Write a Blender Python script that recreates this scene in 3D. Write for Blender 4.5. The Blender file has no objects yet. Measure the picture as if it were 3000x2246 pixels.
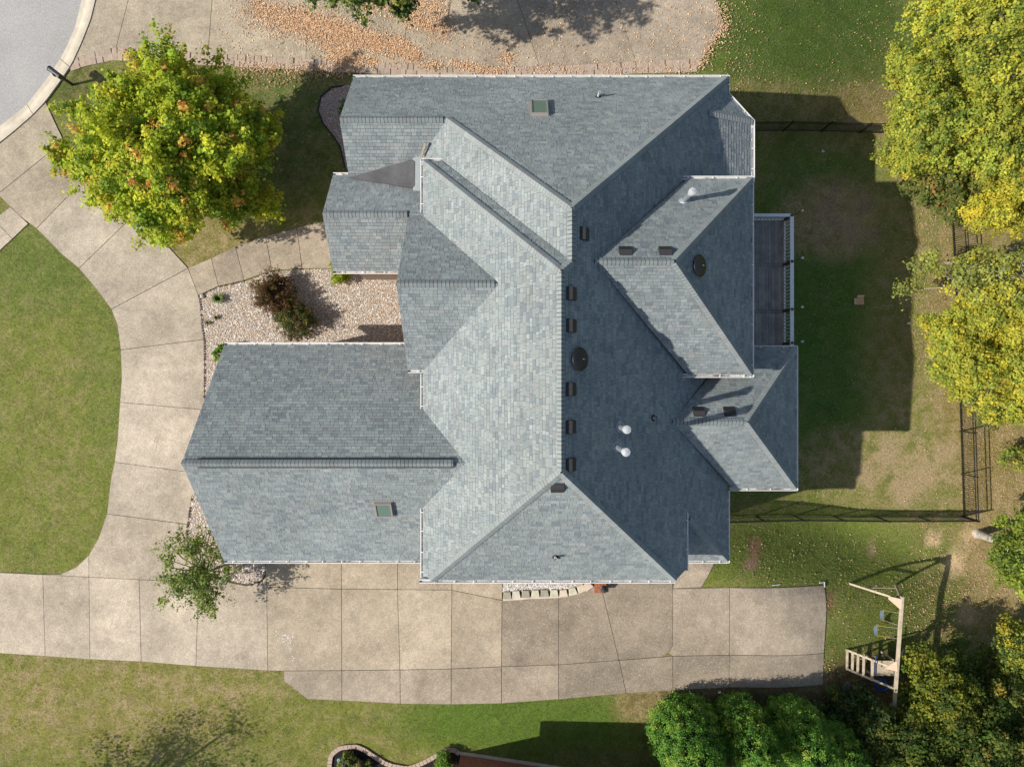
import bpy, math, random
import numpy as np
from mathutils import Vector, Matrix

random.seed(11); rng = np.random.default_rng(11)
sc = bpy.context.scene
col = sc.collection
H = 35.0; F = 2154.0; CX, CY = 1500.0, 1123.0      # drone height, focal length and centre of the 3000 x 2246 photograph

# ------------------------------------------------------------------ camera, sky, sun, exposure
cam_d = bpy.data.cameras.new('camera'); cam_d.sensor_width = 36.0; cam_d.lens = 36.0 * F / 3000.0
cam_d.clip_end = 2000; cam_d.clip_start = 0.5
cam = bpy.data.objects.new('camera', cam_d); col.objects.link(cam)
cam.location = (0, 0, H); cam.rotation_euler = (0, 0, 0); sc.camera = cam
SUN_EL = math.radians(40.6)
SDIR = Vector((-0.976, -0.218, 0)).normalized()     # horizontal direction towards the sun
sun_vec = Vector((SDIR.x * math.cos(SUN_EL), SDIR.y * math.cos(SUN_EL), math.sin(SUN_EL)))
w = bpy.data.worlds.new('World'); sc.world = w; w.use_nodes = True
nt = w.node_tree; bg = nt.nodes['Background']
sky = nt.nodes.new('ShaderNodeTexSky'); sky.sky_type = 'NISHITA'; sky.sun_disc = False
sky.sun_elevation = SUN_EL; sky.sun_rotation = math.atan2(SDIR.x, SDIR.y)
sky.air_density = 1.2; sky.dust_density = 1.5
nt.links.new(sky.outputs[0], bg.inputs[0]); bg.inputs[1].default_value = 0.088
sun_d = bpy.data.lights.new('sun', 'SUN'); sun_d.energy = 4.3; sun_d.angle = math.radians(0.6); sun_d.color = (1.0, 0.94, 0.85)
sun = bpy.data.objects.new('sun', sun_d); col.objects.link(sun); sun.location = (-30, -8, 40)
sun.rotation_euler = sun_vec.to_track_quat('Z', 'Y').to_euler()
sc.cycles.max_bounces = 5; sc.cycles.diffuse_bounces = 2; sc.cycles.glossy_bounces = 2; sc.cycles.transmission_bounces = 2
vs = sc.view_settings; vs.view_transform = 'Standard'; vs.look = 'None'; vs.exposure = 0.28; vs.gamma = 1.0; vs.use_curve_mapping = False

# ------------------------------------------------------------------ terrain and pixel helpers
def sm(t):
    t = min(1.0, max(0.0, t)); return t * t * (3 - 2 * t)
def g(x, y):
    a = 4 + 8 * sm((-6 - y) / 5) + 5 * sm((y - 11) / 4)
    return 0.5 - 3.5 * sm((x - a) / 13.0)
def P(px, py, z=None, dz=0.0):
    """world point seen at pixel (px, py) of the photograph, on the terrain or at height z"""
    if z is not None:
        D = H - z; return Vector(((px - CX) * D / F, (CY - py) * D / F, z))
    zz = 0.5
    for _ in range(25):
        D = H - zz; x = (px - CX) * D / F; y = (CY - py) * D / F
        zz = 0.5 * zz + 0.5 * (g(x, y) + dz)
    D = H - zz
    return Vector(((px - CX) * D / F, (CY - py) * D / F, zz))
def P2(px, py): p = P(px, py); return (p.x, p.y)

# ------------------------------------------------------------------ materials
def nm(name, color=(.5, .5, .5), rough=.8, spec=.3, metal=0.0):
    m = bpy.data.materials.new(name); m.use_nodes = True
    b = m.node_tree.nodes['Principled BSDF']
    b.inputs['Base Color'].default_value = (*color, 1); b.inputs['Roughness'].default_value = rough
    b.inputs['Specular IOR Level'].default_value = spec; b.inputs['Metallic'].default_value = metal
    return m, m.node_tree, b
def node(t, kind, **kw):
    n = t.nodes.new(kind)
    for k, v in kw.items(): setattr(n, k, v)
    return n
def pos(t): return node(t, 'ShaderNodeNewGeometry').outputs['Position']
def noise(t, vec, scale, detail=3.0, rough=.55):
    n = node(t, 'ShaderNodeTexNoise'); n.inputs['Scale'].default_value = scale
    n.inputs['Detail'].default_value = detail; n.inputs['Roughness'].default_value = rough
    t.links.new(vec, n.inputs['Vector']); return n.outputs['Fac']
def mrange(t, fac, a, b, c, d):
    n = node(t, 'ShaderNodeMapRange'); t.links.new(fac, n.inputs[0])
    for i, v in enumerate((a, b, c, d)): n.inputs[i + 1].default_value = v
    return n.outputs[0]
def mul(t, c, f):
    n = node(t, 'ShaderNodeVectorMath', operation='SCALE'); t.links.new(c, n.inputs[0]); t.links.new(f, n.inputs['Scale']); return n.outputs[0]
def mixc(t, f, a, b):
    n = node(t, 'ShaderNodeMix', data_type='RGBA'); 
    if isinstance(f, (int, float)): n.inputs[0].default_value = f
    else: t.links.new(f, n.inputs[0])
    for s, v in ((6, a), (7, b)):
        if isinstance(v, tuple): n.inputs[s].default_value = (*v, 1)
        else: t.links.new(v, n.inputs[s])
    return n.outputs[2]
def attr(t, name='Col', out='Color'):
    n = node(t, 'ShaderNodeAttribute'); n.attribute_name = name; return n.outputs[out]
def bump(t, b, h, strength, dist):
    n = node(t, 'ShaderNodeBump'); n.inputs['Strength'].default_value = strength; n.inputs['Distance'].default_value = dist
    t.links.new(h, n.inputs['Height']); t.links.new(n.outputs[0], b.inputs['Normal'])
def math_n(t, op, a, b=None):
    n = node(t, 'ShaderNodeMath', operation=op)
    for i, v in enumerate((a, b)):
        if v is None: continue
        if isinstance(v, (int, float)): n.inputs[i].default_value = v
        else: t.links.new(v, n.inputs[i])
    return n.outputs[0]

def varied(name, color, rough=.8, spec=.3, amt=.25, scale=6.0, use_attr=False, fine=60.0, famt=.15, metal=0.0, bmp=0.0):
    m, t, b = nm(name, color, rough, spec, metal); p = pos(t)
    base = attr(t) if use_attr else mixc(t, 0.0, color, color)
    c = mul(t, base, mrange(t, noise(t, p, scale, 4), .3, .7, 1 - amt, 1 + amt))
    fn = noise(t, p, fine, 2)
    c = mul(t, c, mrange(t, fn, .3, .7, 1 - famt, 1 + famt))
    t.links.new(c, b.inputs['Base Color'])
    if bmp: bump(t, b, fn, bmp, .02)
    return m

M = {}
def shingle_mat():
    m, t, b = nm('asphalt_shingle', (.3, .33, .34), .92, .2); p = pos(t); c = attr(t)
    c = mul(t, c, mrange(t, noise(t, p, .28, 3), .3, .7, .90, 1.10)); c = mul(t, c, mrange(t, noise(t, p, 1.3, 4, .65), .3, .7, .92, 1.08))
    c = mul(t, c, mrange(t, noise(t, p, 50, 2), .3, .7, .82, 1.18))
    c = mixc(t, mrange(t, noise(t, p, 3.1, 5, .75), .66, .80, 0, .35), c, (.12, .115, .105))
    t.links.new(c, b.inputs['Base Color']); return m
M['shingle'] = shingle_mat()
M['under'] = nm('shadow_line_underlay', (.045, .053, .060), .95, .1)[0]  # near-black roof base, so gaps between shingles read as shadow lines
M['membrane'] = varied('grey_roof_membrane', (.098, .098, .102), .85, .25, .18, 1.6, False, 14, .12)
M['white'] = varied('white_painted_metal', (.78, .78, .77), .45, .4, .06, 5, False, 30, .03)
def trough_mat():
    m, t, b = nm('gutter_trough_metal', (.6, .58, .54), .6, .3); p = pos(t)
    c = mixc(t, mrange(t, noise(t, p, 1.4, 5, .7), .50, .64, 0, .9), (.56, .54, .50), (.10, .06, .035)); c = mul(t, c, mrange(t, noise(t, p, 22, 3), .3, .7, .8, 1.2))
    t.links.new(c, b.inputs['Base Color']); return m
M['gutter_in'] = trough_mat()
M['black_metal'] = nm('black_powder_coat', (.018, .018, .02), .42, .45)[0]
M['vent'] = nm('vent_black_plastic', (.040, .038, .040), .6, .35)[0]
M['dome'] = nm('glossy_black_dome', (.016, .016, .018), .45, .4)[0]
M['galv'] = varied('galvanised_steel', (.34, .38, .42), .5, .5, .22, 8, False, 40, .08, .35)
M['capwhite'] = varied('pale_flue_cap', (.44, .46, .48), .5, .4, .2, 14)
M['sky_frame'] = nm('taupe_skylight_frame', (.30, .275, .26), .5, .4)[0]
gm, gt, gb = nm('skylight_glass', (.13, .20, .175), .08, .7)
M['sky_glass'] = gm
M['rubber'] = nm('dark_pipe_boot', (.03, .035, .04), .7, .3)[0]

def brick_mat(name, c1, c2, mort, sx=1.0):
    m, t, b = nm(name, c1, .9, .2); p = pos(t)
    # bricks run along the horizontal direction of the wall, rows along z
    sep = node(t, 'ShaderNodeSeparateXYZ'); t.links.new(p, sep.inputs[0])
    ad = math_n(t, 'ADD', sep.outputs[0], sep.outputs[1])
    cb = node(t, 'ShaderNodeCombineXYZ'); t.links.new(ad, cb.inputs[0]); t.links.new(sep.outputs[2], cb.inputs[1])
    br = node(t, 'ShaderNodeTexBrick'); t.links.new(cb.outputs[0], br.inputs['Vector'])
    br.inputs['Scale'].default_value = 1.0; br.inputs['Brick Width'].default_value = .215; br.inputs['Row Height'].default_value = .075
    br.inputs['Mortar Size'].default_value = .010
    br.inputs['Color1'].default_value = (*c1, 1); br.inputs['Color2'].default_value = (*c2, 1); br.inputs['Mortar'].default_value = (*mort, 1)
    c = mul(t, br.outputs['Color'], mrange(t, noise(t, p, 9, 3), .3, .7, .75, 1.25)); t.links.new(c, b.inputs['Base Color'])
    bump(t, b, br.outputs['Fac'], -.4, .01)
    return m
M['brick'] = brick_mat('tan_brick', (.36, .25, .18), (.28, .18, .13), (.42, .38, .33))
M['redbrick'] = brick_mat('red_brick', (.30, .085, .055), (.22, .06, .045), (.33, .20, .16))
M['window'] = nm('window_glass', (.03, .04, .05), .05, .8)[0]
M['garage_door'] = varied('cream_garage_door', (.66, .62, .55), .5, .3, .05)
M['frontdoor'] = varied('dark_wood_door', (.12, .06, .03), .5, .4, .2)

def concrete(name):
    m, t, b = nm(name, (.5, .43, .33), .9, .2); p = pos(t)
    c = attr(t)
    st = noise(t, p, .55, 5, .62); c = mul(t, c, mrange(t, st, .28, .72, .76, 1.22))
    st2 = noise(t, p, 2.6, 4, .7); c = mul(t, c, mrange(t, st2, .3, .72, .84, 1.14))
    sp = noise(t, p, 17, 3, .7); c = mul(t, c, mrange(t, sp, .3, .7, .86, 1.14))
    agg = node(t, 'ShaderNodeTexVoronoi'); agg.inputs['Scale'].default_value = 26; t.links.new(p, agg.inputs['Vector'])
    sep = node(t, 'ShaderNodeSeparateColor'); t.links.new(agg.outputs['Color'], sep.inputs[0])
    c = mul(t, c, mrange(t, sep.outputs[0], 0, 1, .85, 1.15))
    pale = mrange(t, sep.outputs[1], .94, .98, 0, .35); c = mixc(t, pale, c, (.70, .64, .55))
    oil = mrange(t, noise(t, p, .8, 6, .75), .64, .80, 0, .55); c = mixc(t, oil, c, (.16, .135, .11))
    crk = node(t, 'ShaderNodeTexVoronoi', feature='DISTANCE_TO_EDGE'); crk.inputs['Scale'].default_value = .16
    wp = node(t, 'ShaderNodeVectorMath', operation='ADD'); wn = node(t, 'ShaderNodeTexNoise'); wn.inputs['Scale'].default_value = 1.4; t.links.new(p, wn.inputs['Vector']); t.links.new(p, wp.inputs[0]); t.links.new(wn.outputs['Color'], wp.inputs[1]); t.links.new(wp.outputs[0], crk.inputs['Vector'])
    c = mixc(t, math_n(t, 'MULTIPLY', mrange(t, crk.outputs['Distance'], .0, .0022, .38, 0), mrange(t, noise(t, p, .35, 2), .52, .60, 0, 1)), c, (.12, .10, .08))
    t.links.new(c, b.inputs['Base Color']); bump(t, b, sp, .35, .02)
    return m
M['concrete'] = concrete('exposed_aggregate_concrete')
M['kerb'] = varied('smooth_kerb_concrete', (.60, .53, .42), .9, .2, .16, 1.6, False, 26, .10)
M['joint'] = nm('dark_joint_soil', (.215, .178, .135), .95, .1)[0]
M['paverjoint'] = nm('sandy_paver_joint', (.30, .235, .175), .95, .1)[0]
M['asphalt'] = varied('worn_pale_asphalt', (.40, .385, .37), .92, .2, .07, .5, False, 22, .22, 0, .2)
M['paver'] = varied('concrete_paver', (.45, .34, .27), .9, .2, .10, 5, True, 40, .12)
M['stone'] = varied('cut_wall_stone', (.52, .46, .37), .9, .2, .16, 5, True, 30, .16, 0, .3)
M['mulch'] = varied('dark_bark_mulch', (.028, .022, .02), .95, .1, .5, 18, False, 50, .4, 0, .6)
M['soil'] = varied('bare_brown_soil', (.10, .065, .045), .95, .1, .35, 5, False, 40, .3, 0, .5)  # soil's own brown, mottled at random
M['gravelbase'] = varied('gravel_bed_base', (.40, .31, .24), .95, .1, .3, 12, False, 40, .4)
M['pebble'] = varied('river_pebble', (.5, .4, .3), .8, .3, .05, 20, True, 60, .1)
M['deck'] = varied('grey_deck_board', (.105, .11, .125), .8, .25, .25, 3, True, 24, .2)
M['rail'] = varied('white_deck_rail', (.86, .85, .83), .5, .35, .04)
M['postwood'] = varied('brown_deck_post', (.13, .085, .07), .8, .2, .25)
M['treatedwood'] = varied('weathered_swing_timber', (.50, .42, .31), .85, .2, .22, 4, False, 35, .2)
M['gusset'] = varied('peach_plywood_gusset', (.60, .42, .31), .8, .2, .08)
M['blueplastic'] = nm('faded_blue_plastic', (.17, .22, .26), .55, .4)[0]
M['brightblue'] = nm('bright_blue_plastic', (.01, .09, .42), .4, .4)[0]
M['yellowchain'] = nm('yellow_coated_chain', (.42, .31, .06), .5, .4)[0]
M['chain'] = nm('grey_chain', (.45, .45, .44), .5, .4, .3)[0]
M['slide'] = nm('dark_green_slide', (.005, .075, .055), .35, .5)[0]
M['cardboard'] = varied('brown_cardboard', (.60, .38, .22), .9, .2, .08)
M['cardboard2'] = varied('pale_cardboard_flap', (.74, .52, .33), .9, .2, .08)
M['bark'] = varied('grey_brown_bark', (.20, .165, .13), .95, .1, .3, 8, False, 40, .25, 0, .4)
M['palebark'] = varied('pale_grey_bark', (.50, .46, .40), .9, .2, .2, 6, False, 30, .2, 0, .4)
M['bulb'] = nm('clear_bulb_glass', (.6, .62, .63), .1, .7)[0]
M['edging'] = nm('black_plastic_edging', (.02, .02, .02), .6, .3)[0]
M['pvc'] = varied('white_pvc', (.66, .66, .63), .5, .4, .15, 12)
M['terracotta'] = varied('red_brick_plinth', (.34, .13, .08), .9, .2, .2, 8)
M['verdigris'] = nm('dark_green_bronze', (.03, .045, .045), .4, .5)[0]
M['teal'] = nm('teal_plastic', (.12, .45, .45), .5, .4)[0]
M['fallen'] = varied('dry_fallen_leaf', (.5, .3, .15), .9, .1, .1, 10, True)

def leaf_mat(name, trans=.38):
    m, t, b = nm(name, (.1, .15, .03), .6, .25)
    c = attr(t); t.links.new(c, b.inputs['Base Color'])
    tr = node(t, 'ShaderNodeBsdfTranslucent'); t.links.new(mul(t, c, mrange(t, noise(t, pos(t), 3, 2), 0, 1, 1.0, 1.3)), tr.inputs['Color'])
    mx = node(t, 'ShaderNodeMixShader'); mx.inputs[0].default_value = trans
    t.links.new(b.outputs[0], mx.inputs[1]); t.links.new(tr.outputs[0], mx.inputs[2])
    t.links.new(mx.outputs[0], t.nodes['Material Output'].inputs['Surface'])
    return m
M['leaf'] = leaf_mat('broad_leaf', .46); M['needle'] = leaf_mat('evergreen_spray', .22)

M['grassblade'] = leaf_mat('grass_blade', .25)
def lawn_mat():
    m, t, b = nm('lawn', (.1, .12, .04), .95, .1); p = pos(t)
    c = attr(t, 'Col'); dry = attr(t, 'Dry', 'Fac')
    n0 = noise(t, p, .45, 5, .65); n1 = noise(t, p, 1.7, 5, .68)
    dm = math_n(t, 'MULTIPLY', mrange(t, n1, .42, .60, 0, 1), dry)
    dm = math_n(t, 'MULTIPLY', dm, mrange(t, n0, .32, .62, .35, 1.25))
    c = mixc(t, dm, c, (.340, .262, .140))
    gm2 = math_n(t, 'MULTIPLY', mrange(t, noise(t, p, 1.1, 4, .6), .56, .72, 0, .55), math_n(t, 'SUBTRACT', 1.0, dm))
    c = mixc(t, gm2, c, (.070, .105, .026))
    mp = node(t, 'ShaderNodeMapping'); mp.inputs['Scale'].default_value = (.9, 1.15, 1); t.links.new(p, mp.inputs[0])
    n2 = noise(t, mp.outputs[0], 9, 4, .75); c = mul(t, c, mrange(t, n2, .28, .72, .60, 1.50))
    n3 = noise(t, p, 30, 3, .7); c = mul(t, c, mrange(t, n3, .3, .7, .66, 1.44))
    t.links.new(c, b.inputs['Base Color']); 
    bump(t, b, math_n(t, 'ADD', n3, n2), .75, .045)
    return m
M['lawn'] = lawn_mat()

# ------------------------------------------------------------------ object helpers
def tag(o, label=None, cat=None, group=None, kind=None):
    if label: o['label'] = label
    if cat: o['category'] = cat
    if group: o['group'] = group
    if kind: o['kind'] = kind
    return o
def attach(o, parent):
    if parent is not None:
        o.parent = parent; o.matrix_parent_inverse = Matrix.Translation(-Vector(parent.location))
def thing(name, label, cat, loc=(0, 0, 0), group=None):
    o = bpy.data.objects.new(name, None); col.objects.link(o); o.location = loc; o.empty_display_size = .3
    return tag(o, label, cat, group)
def structure(name, loc=(0, 0, 0)):
    o = bpy.data.objects.new(name, None); col.objects.link(o); o.location = loc; o['kind'] = 'structure'; return o
def link(name, me, mat, parent=None, smooth=False):
    if mat is not None: me.materials.append(mat)
    if smooth: me.polygons.foreach_set('use_smooth', [True] * len(me.polygons))
    o = bpy.data.objects.new(name, me); col.objects.link(o); attach(o, parent); return o
def colattr(me, cols):
    a = me.color_attributes.new('Col', 'FLOAT_COLOR', 'POINT')
    arr = np.ones((len(me.vertices), 4), dtype=np.float32); arr[:, :3] = np.asarray(cols, dtype=np.float32).reshape(-1, 3)
    a.data.foreach_set('color', arr.ravel())
class MB:
    def __init__(s): s.v = []; s.f = []; s.c = []; s.cur = None
    def add(s, vs, fs):
        k = len(s.v); s.v += [tuple(q) for q in vs]; s.f += [tuple(i + k for i in q) for q in fs]
        if s.cur is not None: s.c += [s.cur] * len(vs)
        return s
    def box(s, c, d, Mx=None):
        x, y, z = d[0] / 2, d[1] / 2, d[2] / 2
        q = [Vector((sx * x, sy * y, sz * z)) for sz in (-1, 1) for sy in (-1, 1) for sx in (-1, 1)]
        q = [(Mx @ p if Mx else p) + Vector(c) for p in q]
        return s.add(q, [(0, 2, 3, 1), (4, 5, 7, 6), (0, 1, 5, 4), (2, 6, 7, 3), (0, 4, 6, 2), (1, 3, 7, 5)])
    def bar(s, a, b, wd, ht, up=(0, 0, 1)):
        a = Vector(a); b = Vector(b); d = (b - a); L = d.length; d.normalize(); u = Vector(up)
        sd = d.cross(u)
        if sd.length < 1e-4: sd = d.cross(Vector((1, 0, 0)))
        sd.normalize(); u = sd.cross(d)
        Mx = Matrix((d, sd, u)).transposed()
        return s.box((a + b) / 2, (L, wd, ht), Mx)
    def tube(s, a, b, r0, r1=None, n=10, cap=True):
        r1 = r0 if r1 is None else r1; a = Vector(a); b = Vector(b); d = (b - a).normalized()
        u = d.orthogonal().normalized(); v = d.cross(u)
        vs = [p + (u * math.cos(2 * math.pi * i / n) + v * math.sin(2 * math.pi * i / n)) * r for p, r in ((a, r0), (b, r1)) for i in range(n)]
        fs = [(i, (i + 1) % n, n + (i + 1) % n, n + i) for i in range(n)]
        if cap: fs += [tuple(range(n))[::-1], tuple(range(n, 2 * n))]
        return s.add(vs, fs)
    def lathe(s, o, ax, prof, n=20):
        o = Vector(o); ax = Vector(ax).normalized(); u = ax.orthogonal().normalized(); v = ax.cross(u); vs = []
        for r, h in prof:
            for i in range(n):
                t = 2 * math.pi * i / n; vs.append(o + ax * h + (u * math.cos(t) + v * math.sin(t)) * r)
        fs = [(k * n + i, k * n + (i + 1) % n, (k + 1) * n + (i + 1) % n, (k + 1) * n + i) for k in range(len(prof) - 1) for i in range(n)]
        fs += [tuple(range(n))[::-1], tuple(range((len(prof) - 1) * n, len(prof) * n))]
        return s.add(vs, fs)
    def prism(s, pts, z0, z1):
        n = len(pts)
        z0 = z0 if isinstance(z0, (list, tuple)) else [z0] * n; z1 = z1 if isinstance(z1, (list, tuple)) else [z1] * n
        vs = [(p[0], p[1], z0[i]) for i, p in enumerate(pts)] + [(p[0], p[1], z1[i]) for i, p in enumerate(pts)]
        return s.add(vs, [tuple(range(n))[::-1], tuple(range(n, 2 * n))] + [(i, (i + 1) % n, n + (i + 1) % n, n + i) for i in range(n)])
    def build(s, name, mat, parent=None, smooth=False, kind=None):
        me = bpy.data.meshes.new(name); me.from_pydata(s.v, [], s.f); me.update()
        if s.c: colattr(me, s.c)
        o = link(name, me, mat, parent, smooth)
        if kind: o['kind'] = kind
        return o
def ccw(p):
    a = sum(p[i][0] * p[(i + 1) % len(p)][1] - p[(i + 1) % len(p)][0] * p[i][1] for i in range(len(p)))
    return list(p) if a > 0 else list(p)[::-1]
def clip_half(poly, ax, val, keep_ge):
    out = []; n = len(poly)
    for i in range(n):
        a = poly[i]; b = poly[(i + 1) % n]
        ia = (a[ax] >= val) if keep_ge else (a[ax] <= val); ib = (b[ax] >= val) if keep_ge else (b[ax] <= val)
        if ia: out.append(a)
        if ia != ib:
            t = (val - a[ax]) / (b[ax] - a[ax]); q = [a[0] + (b[0] - a[0]) * t, a[1] + (b[1] - a[1]) * t]; q[ax] = val; out.append(tuple(q))
    return out
def clip_rect(poly, x0, x1, y0, y1):
    for ax, v, k in ((0, x0, True), (0, x1, False), (1, y0, True), (1, y1, False)):
        poly = clip_half(poly, ax, v, k)
        if len(poly) < 3: return []
    return poly
def shrink(poly, d):
    poly = ccw(poly); n = len(poly); out = []
    for i in range(n):
        p0, p1, p2 = (Vector(poly[j % n]).to_2d() for j in (i - 1, i, i + 1))
        e1 = (p1 - p0).normalized(); e2 = (p2 - p1).normalized(); n1 = Vector((-e1.y, e1.x)); n2 = Vector((-e2.y, e2.x))
        b = n1 + n2
        if b.length < 1e-4: b = n1
        b.normalize(); k = d / max(.35, b.dot(n1)); q = p1 + b * k; out.append((q.x, q.y))
    return out
def drape(name, poly, dz, mat, parent=None, cell=1.0, skirt=.0, color=None, kind=None):
    """a sheet (with a skirt) that follows the terrain; poly is in world x, y"""
    poly = ccw(poly); xs = [p[0] for p in poly]; ys = [p[1] for p in poly]
    flat = max(xs) < 3.5
    cx = 1e3 if flat else .4; vid = {}; vs = []; fs = []
    def vert(p, off=0.0):
        k = (round(p[0], 4), round(p[1], 4), off)
        if k not in vid: vid[k] = len(vs); vs.append((p[0], p[1], g(p[0], p[1]) + dz - off))
        return vid[k]
    for i in range(math.floor(min(xs) / cx), math.floor(max(xs) / cx) + 1):
        for j in range(math.floor(min(ys) / cx), math.floor(max(ys) / cx) + 1):
            c = clip_rect(poly, i * cx, (i + 1) * cx, j * cx, (j + 1) * cx)
            if len(c) >= 3:
                ids = []
                for p in c:
                    q = vert(p)
                    if not ids or ids[-1] != q: ids.append(q)
                if ids[0] == ids[-1]: ids.pop()
                if len(set(ids)) >= 3: fs.append(ids)
    if skirt:
        n = len(poly)
        for i in range(n):
            a = Vector(poly[i]).to_2d(); b = Vector(poly[(i + 1) % n]).to_2d(); k = 1 if flat else max(1, int((b - a).length / .5))
            for q in range(k):
                p = a + (b - a) * (q / k); r = a + (b - a) * ((q + 1) / k)
                fs.append([vert(r), vert(p), vert(p, skirt), vert(r, skirt)])
    me = bpy.data.meshes.new(name); me.from_pydata(vs, [], fs); me.update()
    if color is not None: colattr(me, [color] * len(vs))
    o = link(name, me, mat, parent)
    if kind: o['kind'] = kind
    return o
def fast_mesh(name, V, Fq, cols=None):
    """numpy vertices (n,3), faces (m,k) with constant k"""
    me = bpy.data.meshes.new(name); V = np.asarray(V, dtype=np.float32); Fq = np.asarray(Fq, dtype=np.int32); m, k = Fq.shape
    me.vertices.add(len(V)); me.vertices.foreach_set('co', V.ravel())
    me.loops.add(m * k); me.loops.foreach_set('vertex_index', Fq.ravel())
    me.polygons.add(m); me.polygons.foreach_set('loop_start', np.arange(0, m * k, k, dtype=np.int32))
    me.update(calc_edges=True)
    if cols is not None: colattr(me, cols)
    return me
def unit(a): return a / np.maximum(1e-9, np.linalg.norm(a, axis=-1, keepdims=True))
def leaves_mesh(name, C, size, N, cols, aspect=.75, fold=.18, A=None):
    """folded rhombic leaves at C with normals N"""
    n = len(C); N = unit(N)
    if A is None: A = rng.normal(size=(n, 3))
    A = unit(A - N * np.sum(A * N, axis=1, keepdims=True)); B = np.cross(N, A); s = np.asarray(size).reshape(-1, 1) * np.ones((n, 1))
    V = np.empty((n, 4, 3)); V[:, 0] = C - A * s * .5; V[:, 2] = C + A * s * .5
    V[:, 1] = C + B * s * aspect * .5 + N * s * fold - A * s * .08; V[:, 3] = C - B * s * aspect * .5 + N * s * fold - A * s * .08
    k = np.arange(n)[:, None] * 4
    Fq = np.concatenate([k + np.array([[0, 1, 2]]), k + np.array([[0, 2, 3]])], axis=0)
    return fast_mesh(name, V.reshape(-1, 3), Fq, np.repeat(cols, 4, axis=0))

# ------------------------------------------------------------------ ground
def axis_coords(lo, hi, st):
    inner = list(np.arange(lo, hi + 1e-6, st))
    return [-600, -200, -90, -60] + [v for v in (-45, -38) if v < lo - 2] + inner + [v for v in (38, 45) if v > hi + 2] + [60, 90, 200, 600]
gx = axis_coords(-32, 32, .4); gy = axis_coords(-25, 25, .4)
GX, GY = np.meshgrid(gx, gy); nx = len(gx)
gz = np.array([[g(x, y) for x in gx] for y in gy])
V = np.stack([GX, GY, gz], -1).reshape(-1, 3)
I = (np.arange(len(gy) - 1)[:, None] * nx + np.arange(nx - 1)[None, :]).reshape(-1)
ground_me = fast_mesh('lawn', V, np.stack([I, I + 1, I + nx + 1, I + nx], 1))
base = np.tile(np.array([.112, .118, .038]), (len(V), 1)); dryv = np.full(len(V), .45)
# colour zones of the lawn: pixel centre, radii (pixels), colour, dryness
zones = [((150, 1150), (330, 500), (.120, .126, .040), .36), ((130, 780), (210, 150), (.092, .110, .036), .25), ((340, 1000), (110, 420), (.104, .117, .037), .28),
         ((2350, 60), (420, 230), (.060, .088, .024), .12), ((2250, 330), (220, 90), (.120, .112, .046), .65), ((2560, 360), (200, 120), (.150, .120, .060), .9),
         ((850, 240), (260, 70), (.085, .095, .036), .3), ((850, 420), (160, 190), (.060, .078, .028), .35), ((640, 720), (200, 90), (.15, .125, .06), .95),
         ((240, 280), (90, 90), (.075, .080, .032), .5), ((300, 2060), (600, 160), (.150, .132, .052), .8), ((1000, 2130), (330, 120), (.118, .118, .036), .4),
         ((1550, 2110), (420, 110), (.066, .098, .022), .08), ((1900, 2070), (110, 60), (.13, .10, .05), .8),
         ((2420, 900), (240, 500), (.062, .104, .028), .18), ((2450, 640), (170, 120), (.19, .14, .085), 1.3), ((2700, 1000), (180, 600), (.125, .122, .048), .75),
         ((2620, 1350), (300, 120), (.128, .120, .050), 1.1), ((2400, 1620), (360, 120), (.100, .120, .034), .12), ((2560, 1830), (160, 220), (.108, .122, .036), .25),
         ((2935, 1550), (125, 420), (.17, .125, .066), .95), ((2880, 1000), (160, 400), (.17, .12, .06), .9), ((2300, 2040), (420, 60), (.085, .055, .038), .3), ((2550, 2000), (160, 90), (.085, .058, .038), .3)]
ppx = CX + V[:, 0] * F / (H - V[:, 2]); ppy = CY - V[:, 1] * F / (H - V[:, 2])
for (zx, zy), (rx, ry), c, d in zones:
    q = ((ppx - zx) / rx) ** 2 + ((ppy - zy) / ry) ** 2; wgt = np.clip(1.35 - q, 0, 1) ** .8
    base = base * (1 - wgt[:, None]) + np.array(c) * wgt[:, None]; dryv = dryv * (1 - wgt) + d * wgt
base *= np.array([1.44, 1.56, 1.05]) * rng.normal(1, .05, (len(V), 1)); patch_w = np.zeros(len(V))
# bare earth and straw patches
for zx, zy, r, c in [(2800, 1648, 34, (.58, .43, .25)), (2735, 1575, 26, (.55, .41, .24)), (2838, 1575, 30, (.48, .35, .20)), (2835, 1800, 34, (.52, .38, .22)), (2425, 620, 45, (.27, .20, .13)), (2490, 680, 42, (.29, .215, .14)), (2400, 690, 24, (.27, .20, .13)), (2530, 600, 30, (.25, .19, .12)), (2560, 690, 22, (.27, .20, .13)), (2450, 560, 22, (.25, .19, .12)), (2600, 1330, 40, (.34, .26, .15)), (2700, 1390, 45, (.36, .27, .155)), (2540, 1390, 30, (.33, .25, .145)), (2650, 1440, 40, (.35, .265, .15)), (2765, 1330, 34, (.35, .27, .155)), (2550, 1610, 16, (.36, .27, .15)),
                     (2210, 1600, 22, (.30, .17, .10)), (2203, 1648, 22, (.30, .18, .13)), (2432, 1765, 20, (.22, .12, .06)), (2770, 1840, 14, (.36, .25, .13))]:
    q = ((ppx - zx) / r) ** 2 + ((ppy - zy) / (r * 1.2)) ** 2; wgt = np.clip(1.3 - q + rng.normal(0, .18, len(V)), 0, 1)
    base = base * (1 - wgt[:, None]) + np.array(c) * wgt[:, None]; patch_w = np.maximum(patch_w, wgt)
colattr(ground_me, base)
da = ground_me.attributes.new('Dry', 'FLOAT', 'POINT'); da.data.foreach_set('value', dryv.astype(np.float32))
lawn = link('lawn', ground_me, M['lawn'], None, True); lawn['kind'] = 'structure'

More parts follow.
